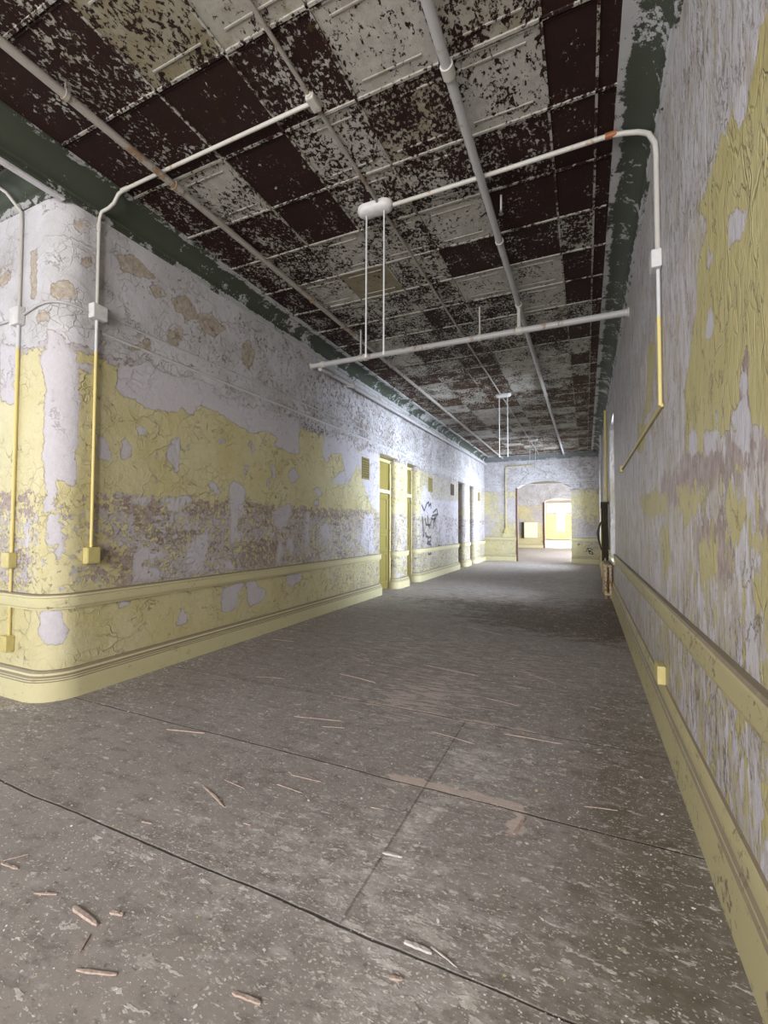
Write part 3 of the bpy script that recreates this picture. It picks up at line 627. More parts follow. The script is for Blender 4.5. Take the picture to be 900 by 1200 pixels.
scuff=.62*gauss(Xf,Yf,-1.15,3.25,.55,.55)+.5*gauss(Xf,Yf,-1.6,4.6,1.2,1.1)+.3*gauss(Xf,Yf,-.4,4.4,.7,.8)-.25*lerp(Yf,2.4,1.4)
torn=np.maximum(1.0*np.exp(-((Yf-2.165)/.03)**2)*lerp(Xf,-1.0,-.92)*lerp(Xf,-.25,-.32),1.0*gauss(Xf,Yf,-.28,2.06,.035,.09))+.55*np.exp(-((Yf-3.0)/.04)**2)*lerp(Xf,-1.9,-1.6)*lerp(Xf,.1,-.5)+.35*np.exp(-((Yf-3.85)/.04)**2)*lerp(Xf,-2.6,-2)*lerp(Xf,-.6,-1)
struct(m.build('floor',M['floor'],attrs=dict(stain=stain,olive=olive,lite=lite,scuff=scuff,torn=torn)),'grey brown linoleum floor littered with paint chips','floor')

# ------------------------------------------------------------------ ceiling of pressed tin panels
TX=[-3.6,-2.95,-2.40,-1.845,-1.29,-.74,-.19,.09,.45]
T0,TS=1.86,.5575
TILES={-1:[.9,.72,.30,.15,.1,.1,.8,.85],0:[.85,.86,.97,.74,.16,.36,1,.9],1:[.78,.36,1,.42,.60,.28,1.05,1],2:[.72,.78,.97,.50,.52,.75,1,1],3:[.66,.48,.36,.42,.20,.95,.98,1.05],
 4:[.75,.25,.02,.40,.92,.92,.66,1.05],5:[.72,.5,.40,.6,.15,.2,.95,1.05],6:[.7,.55,.50,.68,.62,.15,.98,1.05],7:[.8,.35,.6,.55,.5,.35,.6,.95],8:[.9,.30,.72,.65,.62,.80,.95,.9],
 9:[.85,.4,.5,.75,.3,.45,.35,.9],10:[.7,.75,.7,.75,.2,.25,.9,.8],11:[.6,.35,.78,.7,.25,.3,.5,.9]}
GRIME={(0,2):0,(-1,2):.9,(-1,3):.4,(0,5):.5,(4,2):1.0,(1,4):.7,(-1,5):.5,(-1,1):.3}
m=MB(); PE=[];GR=[];WA=[]
def patch_grid(x0,x1,y0,y1,z,pe,gr,wa,n=6):
    vs=[(x0+(x1-x0)*i/n,y0+(y1-y0)*j/n,z) for j in range(n+1) for i in range(n+1)]
    m.add(vs,[(j*(n+1)+i,(j+1)*(n+1)+i,(j+1)*(n+1)+i+1,j*(n+1)+i+1) for j in range(n) for i in range(n)])
    PE.extend([pe]*len(vs)); GR.extend([gr]*len(vs)); WA.extend([wa]*len(vs))
def bar(x0,y0,x1,y1,h,pe,wa):
    b=len(m.v); m.box(x0,y0,ZC-h,x1,y1,ZC+.002); k=len(m.v)-b
    PE.extend([pe]*k); GR.extend([.2]*k); WA.extend([wa]*k)
rnd=random.Random(3)
for r in range(-11,29):
    y0=T0+TS*r; y1=min(y0+TS,YF)
    if y0<-4.1: y0=-4.0
    if y0>=YF: continue
    wa=min(1,max(0,(y0-5)/5))
    row=TILES.get(r) or [rnd.choice([.25,.45,.6,.7,.8,.85]) for _ in range(6)]+[rnd.choice([.5,.8,.95]),.9]
    for c in range(8):
        x0,x1=TX[c],TX[c+1]; pe=.12+.77*row[c]
        if r>11: pe=pe*.9
        patch_grid(x0,x1,y0,y1,ZC,pe,GRIME.get((r,c),.1),wa)
        if c<6 and y1-y0>.5 and pe<.65:    # embossed border of the panel
            i=.085; hh=.006; w_=.009
            for q in ((x0+i,y0+i,x1-i,y0+i+w_),(x0+i,y1-i-w_,x1-i,y1-i)): bar(*q,hh,pe-.06,wa)
    for c in range(8):
        q=.36*row[c]+.12; bar(TX[c],y0-.008,TX[c+1],y0+.008,.011,min(q,.52),wa); bar(TX[c],y0+.020,TX[c+1],y0+.027,.006,row[c]*.8+.05,wa)
for x in TX[1:-1]: bar(x-.008,-4,x+.008,YF,.011,.44,.3)
struct(m.build('ceiling',M['ceiling'],attrs=dict(peel=PE,grime=GR,warm=WA)),'flaking pressed tin ceiling of square panels showing dark rust','ceiling')
m=MB(); PE=[];GR=[];WA=[]
for i in range(7):
    for j in range(11): patch_grid(-7.2+i*.52,-7.2+(i+1)*.52,-4+j*.55,-4+(j+1)*.55,ZC,rnd.choice([.95,.8,.4,.95]),.1,0)
for j in range(11): bar(-7.2,-4+j*.55-.01,-3.6,-4+j*.55+.01,.012,.33,0)
for i in range(7): bar(-7.2+i*.52-.01,-4,-7.2+i*.52+.01,2.0,.012,.33,0)
struct(m.build('ceiling_side_passage',M['ceiling'],attrs=dict(peel=PE,grime=GR,warm=WA)),'dark tin ceiling of the side passage at left','ceiling')
m=MB(); PE=[];GR=[];WA=[]
patch_grid(-6.5,2.5,YF,Y2+.5,ZC,.3,.1,.6,8); patch_grid(-6.5,2.5,Y2+.5,52,ZC,.05,0,.6,8)
struct(m.build('ceiling_beyond_archway',M['ceiling'],attrs=dict(peel=PE,grime=GR,warm=WA)),'ceiling of the rooms beyond the archway','ceiling')

# ------------------------------------------------------------------ coves, rails, skirtings
def cove_prof(z0,w_,lip=.03):
    P=[(0,z0-.055),(.014,z0-.05),(.018,z0-.03),(.018,z0-.012),(.03,z0)]
    for k in range(9):
        a=PI/2*k/8; P.append((.03+(w_-.03)*(1-math.cos(a)), z0+(ZC-.02-z0)*math.sin(a)))
    return P+[(w_+.004,ZC-.02),(w_+.03,ZC-.018),(w_+.034,ZC),]
def cove(name,mat,pts,nside,z0,w_,peel,label,extra=None):
    P=normals(pts,nside); prof=cove_prof(z0,w_); m=MB().sweep(P,prof)
    pe=[]
    for (x,y,v) in pts:
        for o,z in prof: pe.append(peel(v,z)+(.28 if (z<z0-.01 or o>w_-.003) else 0))
    return struct(m.build(name,M[mat],smooth=True,attrs=dict(peel=pe)),label,'cornice')
cove('trim_1','cove',line((XL,-4),(XL,YF),.12,-4,YF),-1,3.86,.205,lambda v,z:.16+.24*min(1,max(0,(v-2.9)/.8)),'dark green cove along the left wall top, flaking pale')
cove('trim_2','cove',line((XR,-4),(XR,YF),.12,-4,YF),1,3.86,.215,lambda v,z:.36 if v>2.2 else .52,'dark green flaking cove along the right wall top')
cove('trim_3','cove_grey',[(x,YF,x) for x,_,_ in line((XL,0),(XR,0),.12)],-1,3.87,.2,lambda v,z:.2,'grey cove across the far wall top')
cove('trim_4','cove',[(x,2.0,x) for x,_,_ in line((-7.2,0),(-3.63,0),.12)],-1,3.88,.15,lambda v,z:.15,'green cove of the side passage at far left')
m=MB(); m.box(XL-.055,-4,3.79,XL,2.03,ZC+.001)
struct(m.build('trim_5',M['rail_white'],),'flaking ceiling beam edge across the side passage mouth','beam')

def base_prof(h,t):
    return [(0,0),(t,0),(t,h*.66),(t-.006,h*.69),(t-.006,h*.73),(t-.014,h*.76),(t-.012,h*.80),(t*.55,h*.86),(t*.5,h*.93),(t*.30,h),(0,h+.004)]
def rail_prof(z0,z1,t):
    h=z1-z0
    return [(0,z0),(t*.45,z0),(t*.5,z0+.10*h),(t*.72,z0+.16*h),(t*.78,z0+.22*h),(t*.78,z0+.74*h),(t,z0+.80*h),(t,z0+.92*h),(t*.75,z1),(0,z1)]
def sweep_trim(name,mat,path,nside,prof,label,cat):
    return struct(MB().sweep(normals(path,nside),prof).build(name,M[mat],smooth=True),label,cat)
BP=base_prof(.215,.06); RP=rail_prof(.665,.785,.045)
Ls=[(pathA,'by the rounded corner',0),(pathB[3:],'on the pier between the first two doorways',1),(pathC[3:],'under the graffiti',2),(pathD[3:],'on the pier of the far doorways',3),(pathE[3:],'next to the far corner',4)]
for p,where,i in Ls:
    sweep_trim('baseboard_left','yellow_trim',p,-1,BP,'yellow moulded skirting %s of the left wall'%where,'baseboard')
    sweep_trim('trim_%d'%(6+i),'yellow_trim',p,-1,RP,'yellow chair rail %s of the left wall'%where,'chair rail')
BR=base_prof(.315,.03); RR=rail_prof(.715,.855,.034)
sweep_trim('baseboard_right','olive_trim',line((XR,-4),(XR,YF),.5),1,[(o*1.25,z) for o,z in BR],'dirty yellow skirting along the right wall','baseboard')
sweep_trim('trim_11','olive_trim',line((XR,-4),(XR,W1[0]-.02),.5),1,RR,'dirty yellow chair rail along the right wall','chair rail')
sweep_trim('trim_12','olive_trim',line((XR,W1[1]+.1),(XR,W2[0]-.05),.5),1,RR,'far yellow chair rail beyond the radiator on the right wall','chair rail')
BF=base_prof(.26,.05); RF=rail_prof(.80,.92,.04)
for a,b,i,where in ((XL,A1[0],0,'left'),(A1[1],XR,1,'right')):
    sweep_trim('baseboard_far','yellow_trim',line((a,YF),(b,YF),.3),-1,BF,'yellow skirting on the far wall %s of the archway'%where,'baseboard')
    sweep_trim('trim_%d'%(13+i),'yellow_trim',line((a,YF),(b,YF),.3),-1,RF,'yellow chair rail on the far wall %s of the archway'%where,'chair rail')
sweep_trim('baseboard_beyond_archway','yellow_trim',line((-6.5,Y2),(A2[0],Y2),.3),-1,BF,'yellow skirting seen through the first archway','baseboard')
sweep_trim('trim_15','yellow_trim',line((-6.5,Y2),(A2[0],Y2),.3),-1,rail_prof(.5,.6,.04),'yellow chair rail seen through the first archway','chair rail')
# picture rail: a shallow band with a bead on its upper edge
PR=[(0,2.862),(.006,2.864),(.011,2.872),(.012,2.882),(.004,2.888),(0,2.89)]; PR2=[(0,3.018),(.007,3.021),(.009,3.027),(.006,3.033),(0,3.036)]
for i,(pth,s_,w_) in enumerate((([p for p in pathA if p[2]>=2.3]+line((XL,7.9),(XL,YF),1),-1,'the upper left wall'),(line((XL,YF),(XR,YF),.5),-1,'the far wall above the archway'))):
    sweep_trim('trim_%d'%(16+2*i),'rail_white',pth,s_,[(o,z+.03*i) for o,z in PR],'lower pale picture rail bead along '+w_,'picture rail')
    sweep_trim('trim_%d'%(17+2*i),'rail_white',pth,s_,[(o,z+.03*i) for o,z in PR2],'upper thin picture rail bead along '+w_,'picture rail')
# reddish frame edge of the two archways
def jamb(name,x,y0,y1,h,label,s=1):
    m=MB(); m.bbox(min(x,x+.05*s),y0,0,max(x,x+.05*s),y1,h,.008); m.bbox(min(x-.01*s,x+.015*s),y0-.03,0,max(x-.01*s,x+.015*s),y0+.012,h,.005)
    return struct(m.build(name,M['redwood']),label,'door frame')
jamb('trim_20',A1[0],YF+.02,YF+.16,2.78,'reddish brown jamb at the left edge of the first archway')
jamb('trim_21',A2[0],Y2-.02,Y2+.35,2.86,'reddish brown jamb of the second, farther archway',1.6)
WORLD=1.3; P_REAR=290; P_SIDE=70; P_W1=190; P_W3=350; P_G=800; P_G3=1300; EXPOSURE=0.27
# ------------------------------------------------------------------ doors in the left wall
def door(i,O,xl,label,detail=True):
    a,b=O; e=empty('door_%d'%i,(xl,(a+b)/2,0),label,'door',None,'structure')
    f=MB(); f.bbox(xl-.05,a+.001,0,xl+.05,a+.06,HD-.05); f.bbox(xl-.05,b-.06,0,xl+.05,b-.001,HD-.05); f.bbox(xl-.05,a,HD-.10,xl+.05,b,HD-.03)
    f.build('door_frame',M['olive_trim'],e)
    t=MB(); t.bbox(xl-.05,a+.06,1.985,xl+.065,b-.06,2.055); t.build('transom_bar',M['frame_white'],e)
    p=MB(); p.box(xl-.012,a+.06,2.055,xl+.004,b-.06,HD-.10); p.build('transom_panel',M['door'],e)
    l=MB(); y0,y1=a+.065,b-.065; l.bbox(xl-.035,y0,.012,xl+.01,y1,1.98,.004)
    for z0,z1 in ((.18,.72),(.86,1.10),(1.24,1.86)):       # raised stiles round sunk panels
        for q in ((y0+.02,z0-.07,y1-.02,z0),(y0+.02,z1,y1-.02,z1+.05),(y0+.02,z0,y0+.11,z1),(y1-.11,z0,y1-.02,z1)): l.bbox(xl+.008,q[0],q[1],xl+.022,q[2],q[3],.004)
        l.bbox(xl+.006,y0+.14,z0+.03,xl+.016,y1-.14,z1-.03,.004)
    leaf=l.build('door_leaf',M['door'],e)
    h=MB(); yk=y1-.09; h.bbox(xl+.020,yk-.035,1.17,xl+.032,yk+.035,1.44,.004)
    h.lathe((xl+.03,yk,1.27),(1,0,0),[(0,.013),(.03,.012),(.034,.022),(.045,.030),(.060,.030),(.070,.018),(.072,.002)],14)
    h.build('door_handle',M['dark'],leaf)
door(1,O1,-3.80,'olive door under a transom in the nearest doorway of the left wall')
door(2,O2,-3.80,'olive door under a transom in the second doorway, just before the graffiti')
door(3,O3,-4.20,'door set deep in the third doorway, beyond the graffiti')
door(4,O4,-4.20,'door set deep in the last doorway before the far wall')

# ------------------------------------------------------------------ windows
def glass_mat():
    m=bpy.data.materials.new('window_glass'); m.use_nodes=True; t=m.node_tree; t.nodes.clear()
    o=t.nodes.new('ShaderNodeOutputMaterial'); a=t.nodes.new('ShaderNodeBsdfTransparent'); g=t.nodes.new('ShaderNodeBsdfGlossy'); g.inputs['Roughness'].default_value=.03
    a.inputs[0].default_value=(.93,.95,.95,1); x=t.nodes.new('ShaderNodeMixShader'); x.inputs[0].default_value=.06
    t.links.new(a.outputs[0],x.inputs[1]); t.links.new(g.outputs[0],x.inputs[2]); t.links.new(x.outputs[0],o.inputs[0]); return m
M['glass']=glass_mat()
wn=[0]
def window(ax,c,a,b,z0,z1,label,pane=True,sill=0):
    """ax 'x': plane x=c, spans y a..b; ax 'y': plane y=c, spans x a..b"""
    wn[0]+=1; mid=(a+b)/2; zm=(z0+z1)/2
    P=(lambda u,d,z:(c+d,u,z)) if ax=='x' else (lambda u,d,z:(u,c+d,z))
    e=empty('window_%d'%wn[0],P(mid,0,z0),label,'window',None,'structure')
    f=MB()
    def bx(u0,u1,d0,d1,q0,q1,m=f):
        A=P(u0,d0,q0); B=P(u1,d1,q1); m.bbox(min(A[0],B[0]),min(A[1],B[1]),q0,max(A[0],B[0]),max(A[1],B[1]),q1,.005)
    bx(a,a+.07,-.05,.05,z0,z1); bx(b-.07,b,-.05,.05,z0,z1); bx(a+.07,b-.07,-.05,.05,z0,z0+.06); bx(a+.07,b-.07,-.05,.05,z1-.06,z1)
    f.build('window_frame',M['frame_white'],e)
    s=MB(); bx(a+.07,b-.07,-.03,.03,zm-.03,zm+.03,s)
    for k in (1,2): u=a+.07+(b-a-.14)*k/3; bx(u-.012,u+.012,-.015,.015,z0+.06,z1-.06,s)
    s.build('sash_bar',M['frame_white'],e)
    if pane:
        g=MB(); A=P(a+.07,-.003,z0+.06); B=P(b-.07,.003,z1-.06); g.box(min(A[0],B[0]),min(A[1],B[1]),A[2],max(A[0],B[0]),max(A[1],B[1]),B[2]); g.build('pane',M['glass'],e)
    if sill:
        q=MB(); bx(a-.03,b+.03,-sill,.05,z0-.045,z0+.004,q); q.build('window_sill',M['frame_white'],e)
    return e
window('x',XR+.36,W1[0],W1[1],SILL,WH,'window in the recess above the rusty radiator on the right wall',True,.40)
window('x',XR+.36,W2[0],W2[1],SILL,WH,'added unseen middle window in the right wall past the riser pipe',True,.40)  # added out of view to let more light into the far hall
window('x',XR+.36,W3[0],W3[1],SILL,WH,'far window in the right wall near the archway',True,.40)
for (a,b),s_ in zip(RW,('first','second')): window('y',-4,a,b,.75,3.5,s_+' added unseen tall window in the rear wall behind the viewpoint, from the left wall',False)  # unseen windows, added so fill light can enter from behind
window('x',-7.2,-1.6,1.2,.75,3.5,'added unseen tall window at the end of the side passage',False)  # unseen, added as an opening for the passage fill lamp
for (a,b),s_ in zip(G,('nearer','farther')): window('x',2.5,a,b,.9,3.4,s_+' added unseen tall window in the hall beyond the first archway',False)  # added out of sight to brighten the hall past the archway
for (a,b,z0,z1),s_ in zip(F3,('left','large middle','right')): window('y',52.06,a,b,z0,z1,s_+' bright window in the end wall of the farthest room',False)
for (a,b),s_ in zip(G3,('nearest','middle','last')):
    for x in (-6.5,2.5): window('x',x,a,b,.9,3.4,s_+(' left' if x<0 else ' right')+' added unseen side window of the farthest bright room',False)  # added out of sight to carry the last room's glow lamps

# ------------------------------------------------------------------ pipes
def couplings(e,mat,pts,r,n=10):
    for p,ax in pts:
        MB().lathe(np.array(p)-np.array(ax)*.035,ax,[(0,r*.9),(0,r*1.32),(.07,r*1.32),(.07,r*.9)],n).build('coupling',mat if not isinstance(mat,str) else M[mat],e,True)
# long sprinkler main down the middle of the ceiling
def ceiling_pipe(x,z,r,y0,y1,mat,label,clips,extra=None):
    e=empty('ceiling_pipe',(x,y0,z),label,'pipe')
    MB().tube([(x,y0,z),(x,y1,z)],r,12).build('pipe_run',M[mat],e,True)
    for y in clips:
        h=MB(); h.lathe((x,y-.012,z),(0,1,0),[(0,r*1.02),(0,r*1.28),(.024,r*1.28),(.024,r*1.02)],12); h.tube([(x,y,z+r),(x,y,ZC)],.006,6)
        h.build('pipe_hanger',M[mat],e,True)
    return e
mp=ceiling_pipe(-.695,3.925,.030,-3.9,YF-.1,'pipe_lilac','thick pipe running under the middle of the ceiling, right of the thin conduit',(-1.2,2.41,4.1,7.4,10.2,13))
couplings(mp,'pipe_white',[((-.695,2.41,3.925),(0,1,0)),((-.695,5.4,3.925),(0,1,0)),((-.695,9.3,3.925),(0,1,0))],.03,12)
lp=ceiling_pipe(-2.865,3.925,.027,-3.9,YF-.1,'pipe_grey','thick pipe running under the left side of the ceiling near the green cove',(1.60,4.3,6.6,9.4,12.5,15))
couplings(lp,'pipe_grey',[((-2.865,2.42,3.925),(0,1,0)),((-2.865,5.4,3.925),(0,1,0)),((-2.865,8.4,3.925),(0,1,0))],.027,12)
tp=empty('ceiling_conduit',(-1.54,-3.9,ZC-.018),'thin conduit running along the ceiling between the two thick pipes','conduit')
MB().tube([(-1.54,-3.9,ZC-.018),(-1.54,YF-.2,ZC-.018)],.0135,10).build('pipe_run',M['pipe_grey'],tp,True)
g=MB(); g.bbox(-1.57,2.25,ZC-.045,-1.51,2.36,ZC-.002,.01); g.lathe((-1.54,2.24,ZC-.02),(0,1,0),[(0,.014),(.005,.02),(.02,.02),(.025,.014)],10); g.build('junction_tee',M['pipe_white'],tp)
# small drops and sprinkler heads
def sprinkler(x,y,label):
    e=empty('sprinkler_head',(x,y,ZC-.14),label,'sprinkler','sprinkler heads on the ceiling')
    MB().tube([(x,y,ZC-.12),(x,y,ZC+.001)],.008,8).build('drop_pipe',M['pipe_white'],e,True)
    MB().lathe((x,y,ZC-.12),(0,0,-1),[(0,.010),(.006,.014),(.014,.012),(.016,.006),(.034,.005),(.036,.020),(.039,.020),(.040,.004)],10).build('deflector',M['metal'],e,True)
sprinkler(-.60,3.62,'small sprinkler drop beside the thick middle pipe, on the dark panels')
# crossing pipe below the ceiling
cy,cz=5.4,3.62
cp=empty('crossing_pipe',(-1.6,cy,cz),'white pipe crossing the hall from wall to wall below the ceiling','pipe')
MB().tube([(XL+.005,cy,cz),(XR-.005,cy,cz)],.036,14).build('pipe_run',M['pipe_lilac'],cp,True)
for x,ax in ((XL+.002,(1,0,0)),(XR-.002,(-1,0,0))): MB().lathe((x,cy,cz),ax,[(0,.055),(.012,.055),(.016,.04),(.03,.038)],14).build('wall_flange',M['pipe_white'],cp,True)
couplings(cp,'pipe_white',[((-.695,cy,cz),(1,0,0)),((-3.40,cy,cz),(1,0,0)),((-2.72,cy,cz),(1,0,0))],.036,14)
for x in (-.695,-1.16,-2.80):
    h=MB(); h.lathe((x-.014,cy,cz),(1,0,0),[(0,.037),(0,.046),(.028,.046),(.028,.037)],14); h.tube([(x,cy,cz+.04),(x,cy,ZC if x!=-.695 else 3.90)],.011 if x!=-.695 else .022,8); h.build('pipe_hanger',M['pipe_white'],cp,True)
# long pipe under the left cove, from the crossing pipe to the far wall
sp=empty('cove_pipe',(XL+.13,cy,3.57),'long white pipe under the left cove, running from the crossing pipe to the far wall','pipe')
MB().tube([(XL+.13,cy+.02,3.575),(XL+.13,cy+.3,3.60),(XL+.10,12,3.68),(XL+.09,YF-.05,3.74)],.034,12).build('pipe_run',M['pipe_lilac'],sp,True)
couplings(sp,'pipe_white',[((XL+.13,6.35,3.605),(0,1,0))],.034,12)
MB().lathe((XL+.02,6.35,3.605),(1,0,0),[(0,.05),(.01,.05),(.015,.02),(.1,.02)],10).build('wall_bracket',M['pipe_white'],sp,True)

# lamp stems: canopy on the ceiling and two hanging rods whose lamp is gone
def stems(x,y,n_z,label,cs=1.0):
    e=empty('lamp_stem_pair',(x,y,ZC-.06),label,'lamp mount','lamp mounts with paired stems')
    c=MB(); L=.085; n_=12; vs=[]
    lev=[(0,.072),(.018,.074),(.040,.068),(.055,.052),(.062,.028)]
    for d,r in lev:
        for s_,a0 in ((1,-PI/2),(-1,PI/2)):
            for k in range(n_+1): a=a0+PI*k/n_; vs.append((x+s_*L+r*math.cos(a),y+r*math.sin(a),ZC-d))
    q=2*(n_+1); c.add(vs,[(i*q+k,i*q+(k+1)%q,(i+1)*q+(k+1)%q,(i+1)*q+k) for i in range(len(lev)-1) for k in range(q)]+[tuple((len(lev)-1)*q+k for k in range(q))])
    c.build('ceiling_canopy',M['box_white'],e,True)
    for dx in (-.082,.082):
        s=MB(); s.tube([(x+dx,y,n_z),(x+dx,y,ZC-.05)],.0072,8); s.lathe((x+dx,y,n_z-.002),(0,0,1),[(0,.006),(0,.011),(.03,.011),(.03,.006)],8); s.build('stem',M['pipe_two'],e,True)
    return e
stems(-1.59,3.32,2.72,'nearest lamp mount: oval white canopy with two long thin hanging stems')
stems(-1.50,9.2,2.72,'second lamp mount, beyond the crossing pipe, with two hanging stems')
stems(-1.46,14.3,2.75,'farthest lamp mount, hanging before the arched end wall')

# ------------------------------------------------------------------ surface conduits with boxes
cd=empty('surface_conduit',(XL,2.27,1.07),'two tone conduit right of the rounded corner, rising from a yellow box to the ceiling','conduit')
y=2.28; x=XL+.02
MB().tube([(x,y,1.12),(x,y,2.96)],.0125,10).build('riser',M['pipe_two'],cd,True)
MB().tube([(x,y,3.07),(x,y,3.70),(x+.005,y,3.80),(x+.03,y,3.845),(x+.10,y+.01,3.862),(x+.155,y+.015,3.89),(x+.20,y+.02,3.955),(x+.26,y+.03,3.98),(-2.8,2.305,ZC-.02),(-1.56,2.305,ZC-.02)],.0135,10).build('bent_run',M['pipe_white'],cd,True)
b=MB(); b.bbox(XL+.001,y-.055,1.0,XL+.058,y+.055,1.13,.008); b.bbox(XL+.055,y-.048,1.01,XL+.061,y+.048,1.12,.003); b.build('outlet_box',M['box_yellow'],cd)
b=MB(); b.bbox(XL+.001,y-.06,2.955,XL+.07,y+.06,3.075,.008); b.build('junction_box',M['box_white'],cd)
couplings(cd,'pipe_white',[((x,y,3.72),(0,0,1)),((x+.26,y+.03,3.98),(1,0,0))],.0135)
cs=empty('surface_conduit',(-4.08,2.0,.35),'slim conduit left of the rounded corner with two yellow sockets and a branch','conduit')
x=-4.08; y=2.0-.016
MB().tube([(x,y,.44),(x,y,.98)],.010,10).build('lower_run',M['pipe_two'],cs,True)
MB().tube([(x,y,1.08),(x,y,2.90)],.0125,10).build('riser',M['pipe_two'],cs,True)
MB().tube([(x,y,3.0),(x,y,3.70),(x,y-.005,3.80),(x-.02,y-.10,3.90),(x-.10,y-.17,3.965),(x-.22,y-.2,3.98),(x-.7,y-.2,3.98)],.0125,10).build('bent_run',M['pipe_white'],cs,True)
for z in (.39,1.03):
    b=MB(); b.bbox(x-.055,y-.045,z-.06,x+.05,2.0-.001,z+.06,.006); ob=b.build('socket_box',M['box_yellow'],cs)
    d=MB(); d.bbox(x-.062,y-.032,z-.045,x-.054,2.0-.008,z+.045,.002); d.build('socket_face',M['dark'],ob)
b=MB(); b.bbox(x-.06,y-.04,2.88,x+.06,2.0-.001,3.02,.008); b.build('junction_box',M['box_white'],cs)
# link conduit around the corner between the two junction boxes and on to the left
lk=cs
o=.012
P=[(-6.5,2.0-o,2.93),(-4.14,2.0-o,2.95)]
MB().tube(P,.010,8).build('branch_run',M['pipe_lilac'],lk,True)
P=[(-4.02,2.0-o,2.965),(-3.85,2.0-o,3.0)]+[(-3.8+(.2+o)*math.cos(a),2.2+(.2+o)*math.sin(a),3.0+.015*math.sin(k*PI/8)) for k,a in enumerate(np.linspace(-PI/2,0,9))]+[(XL+o,2.212,3.0)]
MB().tube(P,.010,8).build('corner_run',M['pipe_lilac'],lk,True)
# right wall: raceway, riser, box, bend over the cove and run to the nearest lamp mount
rc=empty('surface_conduit',(XR,3.23,2.06),'white and yellow conduit rising up the right wall and across to a lamp mount','conduit')
x=XR-.018; y=3.22
MB().tube([(x,y,2.06),(x,y,2.92)],.0115,10).build('riser',M['pipe_two_right'],rc,True)
MB().tube([(x,y,3.03),(x,y,3.66),(x-.004,y,3.74),(x-.035,y+.02,3.83),(x-.055,y+.05,3.87),(x-.09,y+.07,3.905),(x-.17,y+.08,3.935),(x-.27,y+.08,3.95),(-.6,3.31,3.955),(-1.425,3.32,3.965)],.0165,10).build('bent_run',M['pipe_white'],rc,True)
b=MB(); b.bbox(XR-.06,y-.05,2.92,XR-.001,y+.05,3.035,.008); b.build('junction_box',M['box_white'],rc)
b=MB(); b.bbox(XR-.020,y-.01,2.048,XR-.001,6.55,2.072,.005); b.build('raceway',M['pipe_yellow'],rc)
couplings(rc,plain('rusty_coupling',(.30,.10,.03),(.2,.07,.03)),[((x-.25,3.30,3.95),(1,0,0))],.0165)
b=MB(); b.bbox(XR-.034,6.53,2.02,XR-.001,6.62,2.10,.006); b.build('end_box',M['pipe_yellow'],rc)
# socket low on the right wall
so=empty('socket_outlet',(XR,3.35,.30),'yellow socket box on the right wall between skirting and chair rail','socket')
b=MB(); b.bbox(XR-.05,3.29,.315,XR-.001,3.42,.43,.007); b.build('socket_box',M['box_yellow'],so)
d=MB(); d.bbox(XR-.046,3.42,.325,XR-.006,3.432,.42,.002); d.build('socket_side',M['dark'],so)
# far wall conduit with switch box
fc=empty('surface_conduit',(-2.78,YF,1.1),'thin conduit on the far wall left of the archway, dropping to a small box','conduit')
MB().tube([(-1.75,YF-.02,3.63),(-2.74,YF-.02,3.60),(-2.78,YF-.02,3.55),(-2.78,YF-.02,1.2)],.014,8).build('riser',M['pipe_yellow'],fc,True)
b=MB(); b.bbox(-2.84,YF-.05,1.08,-2.72,YF-.001,1.22,.008); b.build('switch_box',M['box_yellow'],fc)

# ------------------------------------------------------------------ vents in the left wall
VL=['vent grille left of the nearest doorway','vent grille above the graffiti, nearer of the pair','reddish vent grille above the graffiti, farther of the pair','small vent grille after the last doorway']
for (a,b_,z0,z1),lab in zip(((7.00,7.29,2.15,2.54),(10.67,10.98,2.19,2.55),(12.70,13.06,2.23,2.57),(16.3,16.62,2.25,2.58)),VL):
    e=empty('vent_grille',(XL,(a+b_)/2,z0),'square olive '+lab if 'reddish' not in lab else lab,'vent','vent grilles of the left wall')
    g=MB(); g.box(XL-.0,a+.02,z0+.02,XL+.004,b_-.02,z1-.02); g.build('recess',M['mesh_vent'],e)
    f=MB()
    for q in ((a,z0,a+.025,z1),(b_-.025,z0,b_,z1),(a+.02,z0,b_-.02,z0+.025),(a+.02,z1-.025,b_-.02,z1)): f.bbox(XL,q[0],q[1],XL+.014,q[2],q[3],.004)
    f.build('grille_frame',M['vent_bar'] if 'reddish' not in lab else M['redwood'],e)
    s=MB(); k=8
    for i in range(1,k):
        yy=a+.025+(b_-a-.05)*i/k; s.box(XL+.003,yy-.006,z0+.02,XL+.010,yy+.006,z1-.02)
        zz=z0+.025+(z1-z0-.05)*i/k; s.box(XL+.004,a+.02,zz-.005,XL+.009,b_-.02,zz+.005)
    s.build('lattice',M['vent_bar'] if 'reddish' not in lab else M['redwood'],e)

# ------------------------------------------------------------------ graffiti
def strokes(pts,plane,c,wd,d=.004):
    """flat brush ribbons just proud of a wall; plane 'x' or 'y'"""
    m=MB()
    for pl in pts:
        P=[]
        for i in range(len(pl)-1):
            for k in range(4):
                t=k/4; P.append((pl[i][0]+(pl[i+1][0]-pl[i][0])*t,pl[i][1]+(pl[i+1][1]-pl[i][1])*t))
        P.append(pl[-1]); L=[];R=[]
        for i,p in enumerate(P):
            a=P[max(i-1,0)];b=P[min(i+1,len(P)-1)]; tx,tz=b[0]-a[0],b[1]-a[1]; l=math.hypot(tx,tz) or 1; q=wd*(.7+.5*random.random())
            L.append((p[0]-tz/l*q,p[1]+tx/l*q)); R.append((p[0]+tz/l*q,p[1]-tx/l*q))
        f=(lambda q:(c+d,q[0],q[1])) if plane=='x' else (lambda q:(q[0],c-d,q[1]))
        n=len(P); m.add([f(q) for q in L]+[f(q) for q in R],[(i,i+1,n+i+1,n+i) for i in range(n-1)])
    return m
